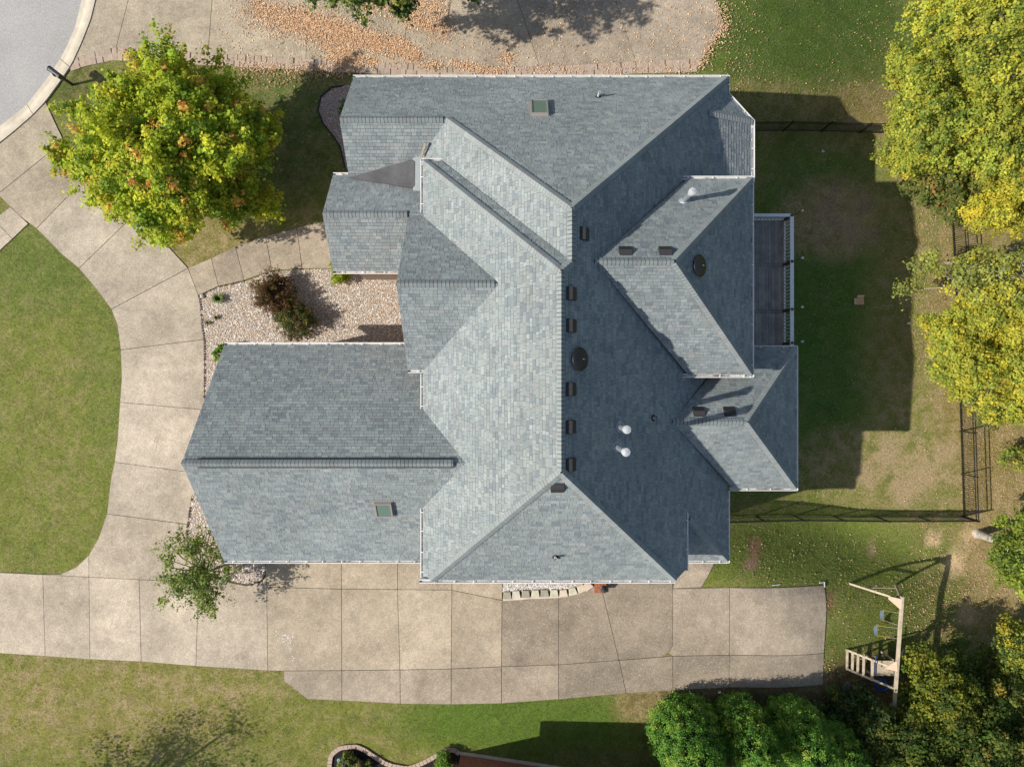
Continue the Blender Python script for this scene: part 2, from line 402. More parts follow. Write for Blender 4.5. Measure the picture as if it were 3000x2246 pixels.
# ------------------------------------------------------------------ street, kerb, pavements, driveways
k_in = [(268, -330), (263, -200), (252, -80), (240, 0), (222, 77), (195, 140), (177, 174), (136, 235), (75, 312), (0, 371), (-90, 428), (-200, 480), (-420, 540)]
k_out = [(311, -330), (307, -200), (296, -80), (283, 0), (267, 63), (240, 131), (213, 190), (174, 247), (136, 299), (95, 342), (45, 385), (0, 421), (-70, 470), (-190, 526), (-420, 592)]
street_poly = [P2(*p) for p in k_in] + [P2(-900, 500), P2(-900, -700), P2(268, -700)]
st = drape('street', street_poly, .012, M['asphalt']); st['kind'] = 'structure'
def resample(pl, n):
    pl = [Vector(p).to_2d() if len(p) > 2 else Vector(p) for p in pl]; L = [0]
    for a, b in zip(pl, pl[1:]): L.append(L[-1] + (b - a).length)
    out = []
    for i in range(n):
        t = L[-1] * i / (n - 1); j = max(k for k in range(len(L)) if L[k] <= t + 1e-9); j = min(j, len(pl) - 2)
        out.append(pl[j].lerp(pl[j + 1], (t - L[j]) / max(1e-9, L[j + 1] - L[j])))
    return out
kerb = structure('kerb', (-19, 13, .5))
ki = resample([P2(*p) for p in k_in], 61); ko = resample([P2(*p) for p in k_out], 61)
# joints of the kerb at the places the photograph shows
def near(pl, px, py):
    q = Vector(P2(px, py)); return min(range(len(pl)), key=lambda i: (pl[i] - q).length)
cuts = [0, near(ki, 177, 174), near(ki, 75, 314), 60]
for a, b in zip(cuts, cuts[1:]):
    mb = MB(); n = b - a + 1; vs = []
    for i in range(a, b + 1):
        p, q = ki[i], ko[i]
        for t, h in ((0, -.05), (0, .022), (.30, .026), (.62, .085), (.80, .10), (1, .095), (1, -.05)):
            r = p.lerp(q, t); off = .012 if i == a and a else (-.012 if i == b and b < 60 else 0)
            d = (ki[min(60, i + 1)] - ki[max(0, i - 1)]).normalized() * off
            vs.append((r.x + d.x, r.y + d.y, .5 + h))
    fs = [(i * 7 + j, i * 7 + j + 1, (i + 1) * 7 + j + 1, (i + 1) * 7 + j) for i in range(n - 1) for j in range(6)]
    fs += [tuple(range(7)), tuple(range((n - 1) * 7, n * 7))[::-1]]
    mb.add(vs, fs).build('kerb_segment', M['kerb'], kerb)

def slab_set(name, slabs, dz, base_poly=None, loc=None):
    o = structure(name, loc or (*P2(*slabs[0][0][0]), .5))
    for poly, c in slabs:
        wp = shrink([P2(*p) for p in poly], random.uniform(.009, .013)); k = random.uniform(.90, 1.08)
        drape('slab', wp, dz, M['concrete'], o, 1.0, .10, tuple(v * k for v in c))
        drape('joint_bed', shrink([P2(*p) for p in poly], -.010), dz - .022, M['joint'], o, 1.0)
    return o
CW = (.485, .410, .315); CG = (.415, .350, .258); CB = (.440, .366, .268); CD = (.315, .262, .198); CM = (.385, .320, .242); CL = (.475, .408, .318)
# upper (neighbour's) driveway
top_e = [(222, 174), (281, 154), (340, 141), (408, 145), (561, 156), (611, 158), (750, 166), (897, 174), (1026, 181), (1184, 187), (1289, 199), (1480, 199), (1581, 196), (1694, 192), (1862, 181), (2057, 174)]
def te(x):
    for a, b in zip(top_e, top_e[1:]):
        if a[0] <= x <= b[0]: return (x, a[1] + (b[1] - a[1]) * (x - a[0]) / (b[0] - a[0]))
    return top_e[-1]
def tseg(x0, x1): return [te(x0)] + [p for p in top_e if x0 < p[0] < x1] + [te(x1)]
UT = -330
nd = [([(311, UT), (307, -200), (296, -80), (283, 0), (267, 63), (240, 131), (222, 174)] + tseg(222.1, 342)[1:] + [(378, 0), (440, UT)], CG),
      (tseg(342, 611) + [(623, 0), (640, UT), (440, UT), (378, 0)], CG),
      (tseg(611, 897) + [(905, 0), (915, UT), (640, UT), (623, 0)], CG),
      (tseg(897, 1184) + [(1195, 0), (1205, UT), (915, UT), (905, 0)], CG),
      (tseg(1184, 1581) + [(1515, 0), (1420, UT), (1205, UT), (1195, 0)], CM),
      (tseg(1581, 1862) + [(1801, 0), (1690, UT), (1420, UT), (1515, 0)], CM),
      (tseg(1862, 2057) + [(2079, 140), (2120, 77), (2106, 27), (2097, 0), (2060, UT), (1690, UT), (1801, 0)], CM)]
slab_set('neighbour_driveway', nd, .055)
# paver border below it
bot_e = [(199, 210), (240, 195), (326, 177), (408, 180), (543, 188), (750, 199), (1026, 213), (1184, 221), (1289, 231), (1480, 231), (1694, 225), (1862, 217), (2044, 211)]
pav = structure('paver_border', (*P2(1100, 200), .5))
drape('paver_bed', [P2(*p) for p in [(219, 178)] + top_e] + [P2(*p) for p in bot_e[::-1]], .012, M['paverjoint'], pav)
tp = resample([P2(*p) for p in top_e], 400); bp = resample([P2(*p) for p in bot_e], 400)
Ltot = sum((tp[i + 1] - tp[i]).length for i in range(399))
pv_meshes = []
def paver_mesh(c):
    mb = MB(); mb.cur = c
    mb.add([(-.5, -.5, -.06), (.5, -.5, -.06), (.5, .5, -.06), (-.5, .5, -.06), (-.5, -.5, -.008), (.5, -.5, -.008), (.5, .5, -.008), (-.5, .5, -.008),
            (-.46, -.46, 0), (.46, -.46, 0), (.46, .46, 0), (-.46, .46, 0)],
           [(0, 1, 5, 4), (1, 2, 6, 5), (2, 3, 7, 6), (3, 0, 4, 7), (4, 5, 9, 8), (5, 6, 10, 9), (6, 7, 11, 10), (7, 4, 8, 11), (8, 9, 10, 11)])
    me = bpy.data.meshes.new('paver'); me.from_pydata(mb.v, [], mb.f); me.update(); colattr(me, mb.c); me.materials.append(M['paver']); return me
for c in [(.44, .345, .265), (.42, .325, .25), (.46, .365, .285), (.40, .31, .24), (.43, .345, .275), (.45, .35, .265)]: pv_meshes.append(paver_mesh(c))
npv = 0
def place_paver(parent, c2, ax, lx, ly, dz):
    o = bpy.data.objects.new('paver', random.choice(pv_meshes)); col.objects.link(o); o.parent = parent
    o.matrix_parent_inverse = Matrix.Translation(-Vector(parent.location))
    gz_ = g(c2.x, c2.y); sl = (g(c2.x + .2, c2.y) - g(c2.x - .2, c2.y)) / .4
    o.location = (c2.x, c2.y, gz_ + dz + random.uniform(-.003, .003))
    o.rotation_euler = (0, -math.atan(sl) * math.cos(ax), ax + random.uniform(-.012, .012)); o.scale = (lx, ly, 1)
for row, (r0, r1) in enumerate(((0, .5), (.5, 1.0))):
    t = random.uniform(0, .1)
    while t < Ltot:
        wl = random.choice((.24, .24, .30, .17, .30)) ; 
        if wl + t > Ltot: break
        i = min(398, int((t + wl / 2) / Ltot * 399)); a = tp[i].lerp(bp[i], (r0 + r1) / 2); b = tp[i + 1].lerp(bp[i + 1], (r0 + r1) / 2)
        hgt = (tp[i] - bp[i]).length * (r1 - r0); d = b - a
        place_paver(pav, a, math.atan2(d.y, d.x), wl - .008, hgt - .008, .052); t += wl; npv += 1
# front circular drive
fd = [([(95, 342), (136, 302), (160, 355), (188, 414), (0, 566), (-60, 610), (-200, 540), (-60, 470), (0, 423), (45, 387)], CG),
      ([(0, 566), (188, 414), (215, 460), (280, 500), (254, 521), (109, 670), (60, 634), (20, 594), (0, 575)], CG),
      ([(109, 670), (254, 521), (280, 500), (330, 552), (405, 632), (380, 645), (322, 700), (233, 786), (186, 748)], CL),
      ([(233, 786), (322, 700), (380, 645), (405, 632), (470, 697), (552, 786), (440, 846), (328, 906), (285, 848)], CL),
      ([(328, 906), (440, 846), (552, 786), (582, 865), (589, 895), (593, 958), (600, 995), (577, 997), (355, 1025), (346, 954)], CL),
      ([(355, 1025), (577, 997), (600, 995), (600, 1108), (600, 1200), (577, 1198), (353, 1178), (358, 1108)], CL),
      ([(353, 1178), (577, 1198), (640, 1205), (640, 1395), (534, 1379), (337, 1353), (346, 1289)], CL),
      ([(337, 1353), (534, 1379), (640, 1393), (600, 1440), (564, 1449), (554, 1517), (551, 1534), (547, 1534), (315, 1504), (327, 1400)], CL),
      ([(315, 1504), (551, 1535), (547, 1560), (556, 1620), (583, 1662), (583, 1706), (493, 1701), (409, 1696), (262, 1689), (262, 1625), (291, 1574)], CW),
      ([(262, 1625), (262, 1689), (127, 1682), (179, 1681), (225, 1660)], CW)]
slab_set('front_driveway', fd, .045)
ld = [([(-300, 1660), (0, 1676), (127, 1682), (134, 1920), (0, 1911), (-300, 1895)], CW), ([(127, 1682), (262, 1689), (265, 1929), (134, 1920)], CW),
      ([(262, 1689), (409, 1696), (415, 1936), (265, 1929)], CW), ([(409, 1696), (493, 1701), (583, 1706), (575, 1949), (415, 1936)], CW),
      ([(583, 1706), (583, 1662), (610, 1684), (684, 1708), (725, 1715), (766, 1703), (779, 1690), (782, 1718), (785, 1962), (575, 1949)], CW),
      ([(782, 1718), (1001, 1724), (1002, 1962), (832, 1963), (785, 1962)], CB), ([(1001, 1724), (1165, 1725), (1172, 1960), (1002, 1962)], CB),
      ([(1165, 1725), (1324, 1727), (1322, 1957), (1172, 1960)], CB), ([(1324, 1727), (1471, 1757), (1469, 1951), (1322, 1957)], CB),
      ([(779, 1690), (779, 1580), (1000, 1580), (1001, 1724), (782, 1718)], CB), ([(1000, 1580), (1165, 1580), (1165, 1725), (1001, 1724)], CB),
      ([(1165, 1580), (1324, 1600), (1324, 1727), (1165, 1725)], CB), ([(1324, 1600), (1472, 1600), (1471, 1757), (1324, 1727)], CB),
      ([(832, 1963), (1002, 1962), (1002, 2050), (902, 2045), (833, 1993)], CM), ([(1002, 1962), (1172, 1960), (1173, 2059), (1002, 2050)], CM),
      ([(1172, 1960), (1322, 1957), (1322, 2061), (1173, 2059)], CM), ([(1322, 1957), (1469, 1951), (1469, 2058), (1322, 2061)], CM),
      ([(1469, 1951), (1636, 1945), (1636, 2046), (1469, 2058)], CM), ([(1636, 1945), (1813, 1932), (1834, 2028), (1636, 2046)], CD),
      ([(1813, 1932), (1970, 1920), (1971, 2020), (1834, 2028)], CD), ([(1970, 1920), (2136, 1917), (2135, 2011), (1971, 2020)], CD),
      ([(2136, 1917), (2413, 1911), (2410, 2003), (2135, 2011)], CD),
      ([(1471, 1757), (1560, 1750), (1636, 1747), (1636, 1945), (1469, 1951)], CD), ([(1636, 1747), (1690, 1735), (1742, 1712), (1745, 1700), (1760, 1700), (1765, 1735), (1813, 1932), (1636, 1945)], CD),
      ([(1745, 1700), (1745, 1620), (1970, 1620), (1970, 1890), (1958, 1910), (1940, 1922), (1813, 1932), (1765, 1735)], CD),
      ([(1970, 1723), (2137, 1720), (2136, 1917), (1970, 1920), (1958, 1910), (1970, 1890)], CM), ([(2137, 1720), (2413, 1713), (2413, 1911), (2136, 1917)], CM)]
slab_set('side_driveway', ld, .045)
slab_set('side_path', [([(1972, 1722), (2054, 1719), (2105, 1610), (1985, 1610)], CM)], .040)
slab_set('front_walk', [([(552, 786), (620, 757), (641, 838), (582, 865)], CM), ([(620, 757), (691, 723), (716, 821), (641, 838)], CM), ([(691, 723), (779, 692), (797, 792), (716, 821)], CM),
                        ([(779, 692), (870, 669), (886, 787), (797, 792)], CM), ([(870, 669), (945, 649), (1080, 640), (1080, 786), (886, 787)], CM)], .05)
slab_set('sidewalk', [([(32, 607), (84, 656), (38, 700), (0, 660), (0, 631)], CW), ([(0, 660), (38, 700), (0, 735), (-60, 790), (-130, 740), (-60, 690), (0, 631)], CW)], .048)
# the white paint spot on the drive
mb = MB()
for k in range(70):
    a = random.uniform(0, 6.28); r = abs(random.gauss(0, .34)); p = P(836 + r * 62 * math.cos(a), 1866 + r * 40 * math.sin(a)); s = random.uniform(.008, .030)
    mb.add([(p.x + s * math.cos(t) * random.uniform(.6, 1.2), p.y + s * math.sin(t), .5 + .0495) for t in np.arange(0, 6.2, 1.05)], [tuple(range(6))])
for k in range(9):
    p = P(848 + k * 1.5 + random.uniform(-5, 5), 1884 + k * 6); s = random.uniform(.012, .035)
    mb.add([(p.x + s * math.cos(t), p.y + s * math.sin(t), .5 + .0495) for t in np.arange(0, 6.2, 1.05)], [tuple(range(6))])
o = mb.build('paint_splash', varied('dried_white_paint', (.78, .76, .72), .8, .2)); tag(o, 'dried white paint splash on the side driveway', 'paint stain', kind='stuff')

# ------------------------------------------------------------------ the house: roof planes z = a x + b y + c
K = .95
def pl(a, b, x0, y0, z0): return (a, b, z0 - a * x0 - b * y0)
def Z(p, x, y): return p[0] * x + p[1] * y + p[2]
E_ = pl(-K, 0, 1.557, 0, 11.70); WA = pl(K, 0, 1.557, 0, 11.70); SA = pl(0, K, 0, -2.81, 11.70); NA = pl(0, -K, 0, 3.56, 11.70)
WB = pl(K, 0, 1.92, 0, 11.355); NB = pl(0, -K, 0, 12.69, 4.65); SB = pl(0, K, 0, -7.40, 4.65)
yap = 12.69 - (11.355 - 4.65) / K                      # north apex
NS = pl(0, K, 0, 9.99, 4.65 + K * 2.70)
CE = pl(-K, 0, 9.21, 0, 6.94); CN = pl(0, -K, 0, 7.89, 6.94); CS = pl(0, K, 0, .22, 6.94)
DE = pl(-K, 0, 11.78, 0, 4.65); DN = pl(0, -K, 0, 1.56, 4.65); DS = pl(0, K, 0, -4.42, 4.65)
EN = pl(0, -.85, 0, 8.49, 5.30); ES = pl(0, .85, 0, 4.41, 5.30)
FN = pl(0, -K, 0, 6.44, 6.94); FS = pl(0, K, 0, .40, 6.94)
GN = pl(0, -.88, 0, 1.69, 4.65); GS = pl(0, .88, 0, -7.40, 4.65)
def tri_plane(a, b, c):
    n = (Vector(b) - Vector(a)).cross(Vector(c) - Vector(a)); return (-n.x / n.z, -n.y / n.z, a[2] + n.x / n.z * a[0] + n.y / n.z * a[1])
BE = pl(-.51, 0, 10.0, 0, 4.65); BNE = tri_plane((8.97, 11.95, 4.66), (10.0, 10.82, 4.65), (7.80, 10.76, 5.772))
i_ = .115
yA0, yA1 = 3.56, -2.81
hx = 1.557 + (yA1 + 7.40)
EN_r = (8.49 + 4.41) / 2; F_r = 3.42; G_r = (1.69 - 7.40) / 2; C_r = 4.055; D_r = -1.43
faces = [
 ('east', E_, [(1.557, yA0), (1.92, 3.907), (1.92, yap), (8.97 - i_, 12.69 - i_), (8.97 - i_, -7.40 + i_), (6.75, -5.18), (6.75 - i_, -5.18), (6.75 - i_, -7.12), (hx, -7.40), (1.557, yA1)]),
 ('west', WA, [(1.557, yA1), (1.557, yA0), (-3.37, 8.49), (-3.37, -7.40), (-3.03, -7.40)]),
 ('south', SA, [(1.557, yA1), (-3.03, -7.40), (hx, -7.40)]),
 ('north_upper', NA, [(1.557, yA0), (1.92, 3.907), (-2.68, 8.455), (-3.37, 8.455)]),
 ('north', NB, [(-6.52, 12.69 - i_), (8.97 - i_, 12.69 - i_), (1.92, yap), (-2.454, 9.99), (-6.52, 9.99)]),
 ('west_back', WB, [(1.92, yap), (1.92, 3.907), (-2.74, 8.567), (-3.1, 8.45), (-3.42, 8.6), (-3.42, 9.02), (-2.454, 9.99)]),
 ('north_gable_south', NS, [(-6.52, 9.99), (-2.454, 9.99), (-3.42, 9.02), (-3.42, 8.15), (-6.52, 8.15)]),
 ('south_low', SB, [(8.97 - i_, -7.40 + i_), (6.75, -5.18), (6.3, -5.0), (6.3, -7.40 + i_)]),
 ('wing_north', CN, [(2.736, C_r), (5.375, C_r), (9.21 - i_, 7.89 - i_), (6.69, 7.89 - i_)]),
 ('wing_south', CS, [(2.736, C_r), (6.69, .22 + i_), (9.21 - i_, .22 + i_), (5.375, C_r)]),
 ('wing_east', CE, [(5.375, C_r), (9.21 - i_, .22 + i_), (9.21 - i_, 7.89 - i_)]),
 ('low_wing_north', DN, [(5.99, D_r), (8.79, D_r), (11.78 - i_, 1.56 - i_), (9.1, 1.56 - i_)]),
 ('low_wing_south', DS, [(5.99, D_r), (9.1, -4.42 + i_), (11.78 - i_, -4.42 + i_), (8.79, D_r)]),
 ('low_wing_east', DE, [(8.79, D_r), (11.78 - i_, -4.42 + i_), (11.78 - i_, 1.56 - i_)]),
 ('entry_north', EN, [(-7.21, EN_r), (-3.3, EN_r), (-3.3, 7.9), (-6.45, 8.2), (-6.52, 8.49 - i_), (-7.21, 8.49 - i_)]),
 ('entry_south', ES, [(-7.21, EN_r), (-7.21, 4.41 + i_), (-3.3, 4.41 + i_), (-3.3, EN_r)]),
 ('foyer_north', FN, [(-3.96, F_r), (-.45, F_r), (-3.3, 6.30), (-3.96, 6.32)]),
 ('foyer_south', FS, [(-3.96, F_r), (-3.96, .40 + i_), (-3.3, .40 + i_), (-.45, F_r)]),
 ('garage_north', GN, [(-11.84, G_r), (-11.84, 1.69 - i_), (-3.2, 1.69 - i_), (-3.2, 1.2), (-1.66, G_r)]),
 ('garage_south', GS, [(-11.84, G_r), (-1.66, G_r), (-3.2, -6.6), (-3.2, -7.40 + i_), (-11.84, -7.40 + i_)]),
 ('bay_east', BE, [(10.0 - i_, 10.80), (10.0 - i_, 7.0), (7.80, 7.0), (7.80, 10.76)]),
 ('bay_corner', BNE, [(8.97, 11.95), (10.0 - i_, 10.82), (7.80, 10.76)]),
]
house = thing('house', 'large tan brick house under a grey shingle roof of many hips and gables', 'house', (0, 0, .5))
rb = MB()
for nm_, p, poly in faces:
    poly = ccw(poly); zt = [Z(p, x, y) - .004 for x, y in poly]; rb.prism(poly, [z - .16 for z in zt], zt)
roof = rb.build('roof', M['under'], house)
PAL = [((.240, .268, .268), .32), ((.216, .245, .247), .34), ((.184, .210, .224), .16), ((.264, .286, .280), .10), ((.236, .248, .248), .08)]
pc = np.array([c for c, _ in PAL]); pw = np.cumsum([q for _, q in PAL]); pw /= pw[-1]
def pick():
    return tuple(pc[int(np.searchsorted(pw, random.random()))] * random.uniform(1.03, 1.22))
SV, SF, SCc = [], [], []
EXPO = .143
single_meshes = {}
def frame(p):
    gv = Vector((p[0], p[1])); gl = gv.length; up2 = gv / gl
    u = Vector((up2.y, -up2.x, 0)); v = Vector((up2.x, up2.y, gl)).normalized(); n = Vector((-p[0], -p[1], 1)).normalized()
    return u, v, n
nsingle = 0
for nm_, p, poly in faces:
    u, v, n = frame(p); poly = ccw(poly); o3 = Vector((poly[0][0], poly[0][1], Z(p, *poly[0])))
    loc = [((Vector((x, y, Z(p, x, y))) - o3).dot(u), (Vector((x, y, Z(p, x, y))) - o3).dot(v)) for x, y in poly]
    loc = ccw(loc); s0, s1 = min(q[0] for q in loc), max(q[0] for q in loc); t0, t1 = min(q[1] for q in loc), max(q[1] for q in loc)
    row = 0; t = t0
    while t < t1:
        strip = clip_rect(loc, s0 - 1, s1 + 1, t, min(t + EXPO, t1))
        if len(strip) >= 3:
            a, b = min(q[0] for q in strip), max(q[0] for q in strip); s = a - random.uniform(0, .2)
            while s < b:
                wd = random.choice((.10, .14, .16, .18, .22, .26, .31)); hl = random.choice((.010, .012, .021, .023)); c = pick()
                r = (s + .0040, s + wd - .0040, t + .0175, t + EXPO + .001)  # gap below each tab bares the dark base as its shadow line
                q = clip_rect(loc, *r)
                if len(q) >= 3:
                    full = len(q) == 4 and abs(min(z[0] for z in q) - r[0]) < 1e-6 and abs(max(z[0] for z in q) - r[1]) < 1e-6 and abs(max(z[1] for z in q) - r[3]) < 1e-6 and abs(min(z[1] for z in q) - r[2]) < 1e-6
                    if nm_ == 'west' and full and wd >= .18 and nsingle < 300 and t - t0 > 4.6:
                        ci = random.randrange(5); key = (wd, ci)
                        if key not in single_meshes:
                            mb = MB(); mb.cur = tuple(pc[ci]); L = EXPO - .0165; W2 = wd - .008
                            mb.add([(0, 0, hl), (W2, 0, hl), (W2, L, .004), (0, L, .004), (0, 0, 0), (W2, 0, 0), (W2, L, 0), (0, L, 0)], [(0, 1, 2, 3), (4, 5, 1, 0), (5, 6, 2, 1), (7, 4, 0, 3)])
                            me = bpy.data.meshes.new('shingle'); me.from_pydata(mb.v, [], mb.f); me.update(); colattr(me, mb.c); me.materials.append(M['shingle']); single_meshes[key] = me
                        so = bpy.data.objects.new('shingle', single_meshes[key]); col.objects.link(so); so.parent = roof
                        pt = o3 + u * r[0] + v * r[2]; so.matrix_local = Matrix.Translation(pt) @ Matrix((u, v, n)).transposed().to_4x4()
                        nsingle += 1
                    else:
                        k = len(SV); m = len(q)
                        for (qs, qt) in q:
                            h = hl + (qt - t) / EXPO * (.004 - hl); SV.append(tuple(o3 + u * qs + v * qt + n * h))
                        for (qs, qt) in q: SV.append(tuple(o3 + u * qs + v * qt - n * .002))
                        SCc += [c] * (2 * m); SF.append(tuple(range(k, k + m)))
                        for j in range(m): SF.append((k + m + j, k + m + (j + 1) % m, k + (j + 1) % m, k + j))
                s += wd
        t += EXPO; row += 1
me = bpy.data.meshes.new('shingle_field'); me.from_pydata(SV, [], SF); me.update(); colattr(me, SCc)
sf = link('shingle_field', me, M['shingle'], None); sf.parent = roof; sf['kind'] = 'stuff'

# hip and ridge caps
capV, capF, capC = [], [], []; ncap = 0; bedV = []
def caps(p0, p1, PL_, PR_, start=.02, wid=.172, lift=0.0):
    global ncap
    p0 = Vector(p0); p1 = Vector(p1); d = (p1 - p0); L = d.length; d.normalize(); prof = []
    for p in (PL_, PR_):
        n = Vector((-p[0], -p[1], 1)).normalized(); l = n.cross(d).normalized()
        if l.z > 0: l = -l
        prof.append((l, n))
    (lL, nL), (lR, nR) = prof; up = (nL + nR).normalized(); t = start; e = .140
    offs = [lL * wid + nL * .012, lL * wid * .45 + nL * .024, up * .034, lR * wid * .45 + nR * .024, lR * wid + nR * .012]
    offs = [o_ + up * (lift + .030) for o_ in offs]
    bedV.append([tuple(q_ + o_ - up * .006) for q_ in (p0, p1) for o_ in offs])
    while t < L - .03:
        t2 = min(L, t + e - random.uniform(.014, .024)); b = p0 + d * t; c_ = p0 + d * t2; colr = tuple(pc[random.choice((0, 0, 4))] * random.uniform(1.04, 1.14))
        vs = [tuple(b + o_ + up * .016) for o_ in offs] + [tuple(c_ + o_) for o_ in offs] + [tuple(b + o_ - up * .014) for o_ in offs]
        fs = [(i, i + 1, 6 + i, 5 + i) for i in range(4)] + [(10 + i, 11 + i, i + 1, i) for i in range(4)]
        if ncap < 300:
            mb = MB(); mb.cur = colr; mb.add(vs, fs); o = mb.build('ridge_cap', M['shingle'], None); o.parent = roof
        else:
            k = len(capV); capV.extend(vs); capF.extend([tuple(i + k for i in q) for q in fs]); capC.extend([colr] * len(vs))
        ncap += 1; t += e
def v3(x, y, p): return (x, y, Z(p, x, y))
caps(v3(1.557, yA1, E_), v3(1.557, yA0, E_), WA, E_)
caps(v3(-3.03, -7.38, SA), v3(1.557, yA1, SA), WA, SA); caps(v3(hx, -7.38, SA), v3(1.557, yA1, SA), SA, E_)
caps(v3(-3.37, 8.455, NA), v3(1.557, yA0, NA), WA, NA); caps(v3(1.92, 3.907, E_), v3(1.557, yA0, E_), NA, E_)
caps(v3(1.92, 3.95, E_), v3(1.92, yap, E_), WB, E_)
caps(v3(8.97 - i_, 12.69 - i_, NB), v3(1.92, yap, NB), NB, E_)
caps(v3(-2.454, 9.99, NB), v3(1.92, yap, NB), NB, WB)
caps(v3(-6.52, 9.99, NB), v3(-2.6, 9.99, NB), NB, NS)
caps(v3(2.736, C_r, CN), v3(5.375, C_r, CN), CN, CS); caps(v3(9.21 - i_, 7.89 - i_, CN), v3(5.375, C_r, CN), CN, CE); caps(v3(9.21 - i_, .22 + i_, CS), v3(5.375, C_r, CS), CS, CE)
caps(v3(5.99, D_r, DN), v3(8.79, D_r, DN), DN, DS); caps(v3(11.78 - i_, 1.56 - i_, DN), v3(8.79, D_r, DN), DN, DE); caps(v3(11.78 - i_, -4.42 + i_, DS), v3(8.79, D_r, DS), DS, DE)
caps(v3(8.97 - i_, -7.40 + i_, SB), v3(6.8, -5.23, SB), SB, E_)
caps(v3(-7.21, EN_r, EN), v3(-3.95, EN_r, EN), EN, ES); caps(v3(-3.96, F_r, FN), v3(-.6, F_r, FN), FN, FS)
caps(v3(10.0 - i_, 10.80, BE), v3(7.80, 10.76, BE), BNE, BE)
caps(v3(-11.84, G_r, GN), v3(-11.3, G_r, GN), GN, GS); caps(v3(-11.27, G_r, GN), v3(-2.1, G_r, GN), GN, GS, .02, .165, .075)
me = bpy.data.meshes.new('ridge_cap_run'); me.from_pydata(capV, [], capF); me.update(); colattr(me, capC)
bm_ = MB()
for q_ in bedV: bm_.add(q_, [(i, i + 1, 6 + i, 5 + i) for i in range(4)])
bo = bm_.build('cap_shadow_strip', M['under'], None); bo.parent = roof  # dark strip added under the caps to draw the shadow line at each lap
cr = link('ridge_cap_run', me, M['shingle'], None); cr.parent = roof; cr['kind'] = 'stuff'
# raised ridge vent strip on the front gable
rv = MB(); zr = Z(GN, 0, G_r)
for s, p in ((1, GN), (-1, GS)):
    u, v, n = frame(p); a = Vector((-11.27, G_r, zr)); b = Vector((-2.1, G_r, zr))
    rv.add([a + n * .0, b + n * .0, b - v * .185, a - v * .185, a + n * .078, b + n * .078, b - v * .185 + n * .066, a - v * .185 + n * .066],
           [(0, 1, 2, 3), (4, 5, 6, 7), (0, 1, 5, 4), (3, 2, 6, 7), (0, 4, 7, 3), (1, 2, 6, 5)])
rv.build('ridge_vent', M['vent'], house)
# small grey cricket membrane between the two front gables
mb = MB(); A_, B_, C_ = Vector((-6.55, 8.22, 5.60)), Vector((-3.82, 8.80, 6.17)), Vector((-3.82, 7.66, 6.12))
arc = [B_.lerp(A_, .10) + Vector((0, .0, .0)), B_.lerp(A_, .03) + Vector((0, -.02, 0)), B_ + Vector((0, -.10, 0)), C_ + Vector((0, .10, 0)), C_.lerp(A_, .03) + Vector((0, .02, 0)), C_.lerp(A_, .10)]
top = [A_] + arc; k = len(top)
mb.add([q for q in top] + [q - Vector((0, 0, .35)) for q in top], [tuple(range(k))[::-1]] + [(i, (i + 1) % k, k + (i + 1) % k, k + i) for i in range(k)])
mb.build('cricket_membrane', M['membrane'], house)
mb = MB(); mb.cur = (.33, .36, .37)
mb.add([(-3.9, 8.86, 6.14), (-3.2, 8.96, 6.24), (-3.2, 7.5, 6.20), (-3.9, 7.58, 6.09)], [(0, 3, 2, 1)]); mb.build('cricket_flashing', M['shingle'], house)
# kick-out diverter beside the upper gutter
mb = MB(); q = P(1240, 440, 6.55); mb.bar((q.x - .10, q.y - .22, 6.35), (q.x + .10, q.y + .22, 6.75), .10, .05); mb.build('kickout_flashing', varied('bronze_flashing', (.28, .25, .19), .5, .5), house)

# gutters with straps
def gutter(a, b, z, out, caps_=(1, 1)):
    a = Vector((*a, 0)); b = Vector((*b, 0)); d = (b - a).normalized(); o2 = Vector((*out, 0)); L = (b - a).length
    z += .06; prof = [(-.118, .03), (-.118, -.10), (-.03, -.115), (-.012, -.03), (0, .0), (.0, .022), (-.026, .022), (-.026, .0), (-.036, -.035), (-.05, -.095), (-.108, -.085), (-.108, .03)]
    mb = MB(); vs = []
    for e in (a, b):
        for q, h in prof: vs.append(e + o2 * q + Vector((0, 0, z + h)))
    m = len(prof); mb.add(vs, [(i, (i + 1) % m, m + (i + 1) % m, m + i) for i in range(m)])
    for e, s in ((a, 1), (b, -1)):
        mb.add([e + o2 * q + Vector((0, 0, z + h)) for q, h in prof[:6]] + [e + o2 * -.118 + Vector((0, 0, z + .02))], [tuple(range(7))])
    gt_ = mb.build('gutter', M['white'], house)
    lin = MB(); lin.add([a + o2 * -.107 + Vector((0, 0, z - .062)), b + o2 * -.107 + Vector((0, 0, z - .062)), b + o2 * -.042 + Vector((0, 0, z - .062)), a + o2 * -.042 + Vector((0, 0, z - .062))], [(0, 1, 2, 3)])
    ln = lin.build('trough_lining', M['gutter_in'], None); ln.parent = gt_; ln.matrix_parent_inverse = Matrix.Identity(4)
    k = max(1, int(L / .74)); st0 = random.uniform(.2, .45)
    for j in range(k):
        t = st0 + j * L / k + random.uniform(-.05, .05)
        if t > L - .1: continue
        c = a + d * t + Vector((0, 0, z + .026)); s = MB(); s.bar(c + o2 * -.20, c + o2 * -.01, .036, .012)
        so = s.build('gutter_strap', M['white'], None); so.parent = gt_; so.matrix_parent_inverse = Matrix.Identity(4)
    f = MB(); f.bar(a + o2 * -.135 + Vector((0, 0, z - .08)), b + o2 * -.135 + Vector((0, 0, z - .08)), .03, .20); f.build('fascia_board', M['white'], house)
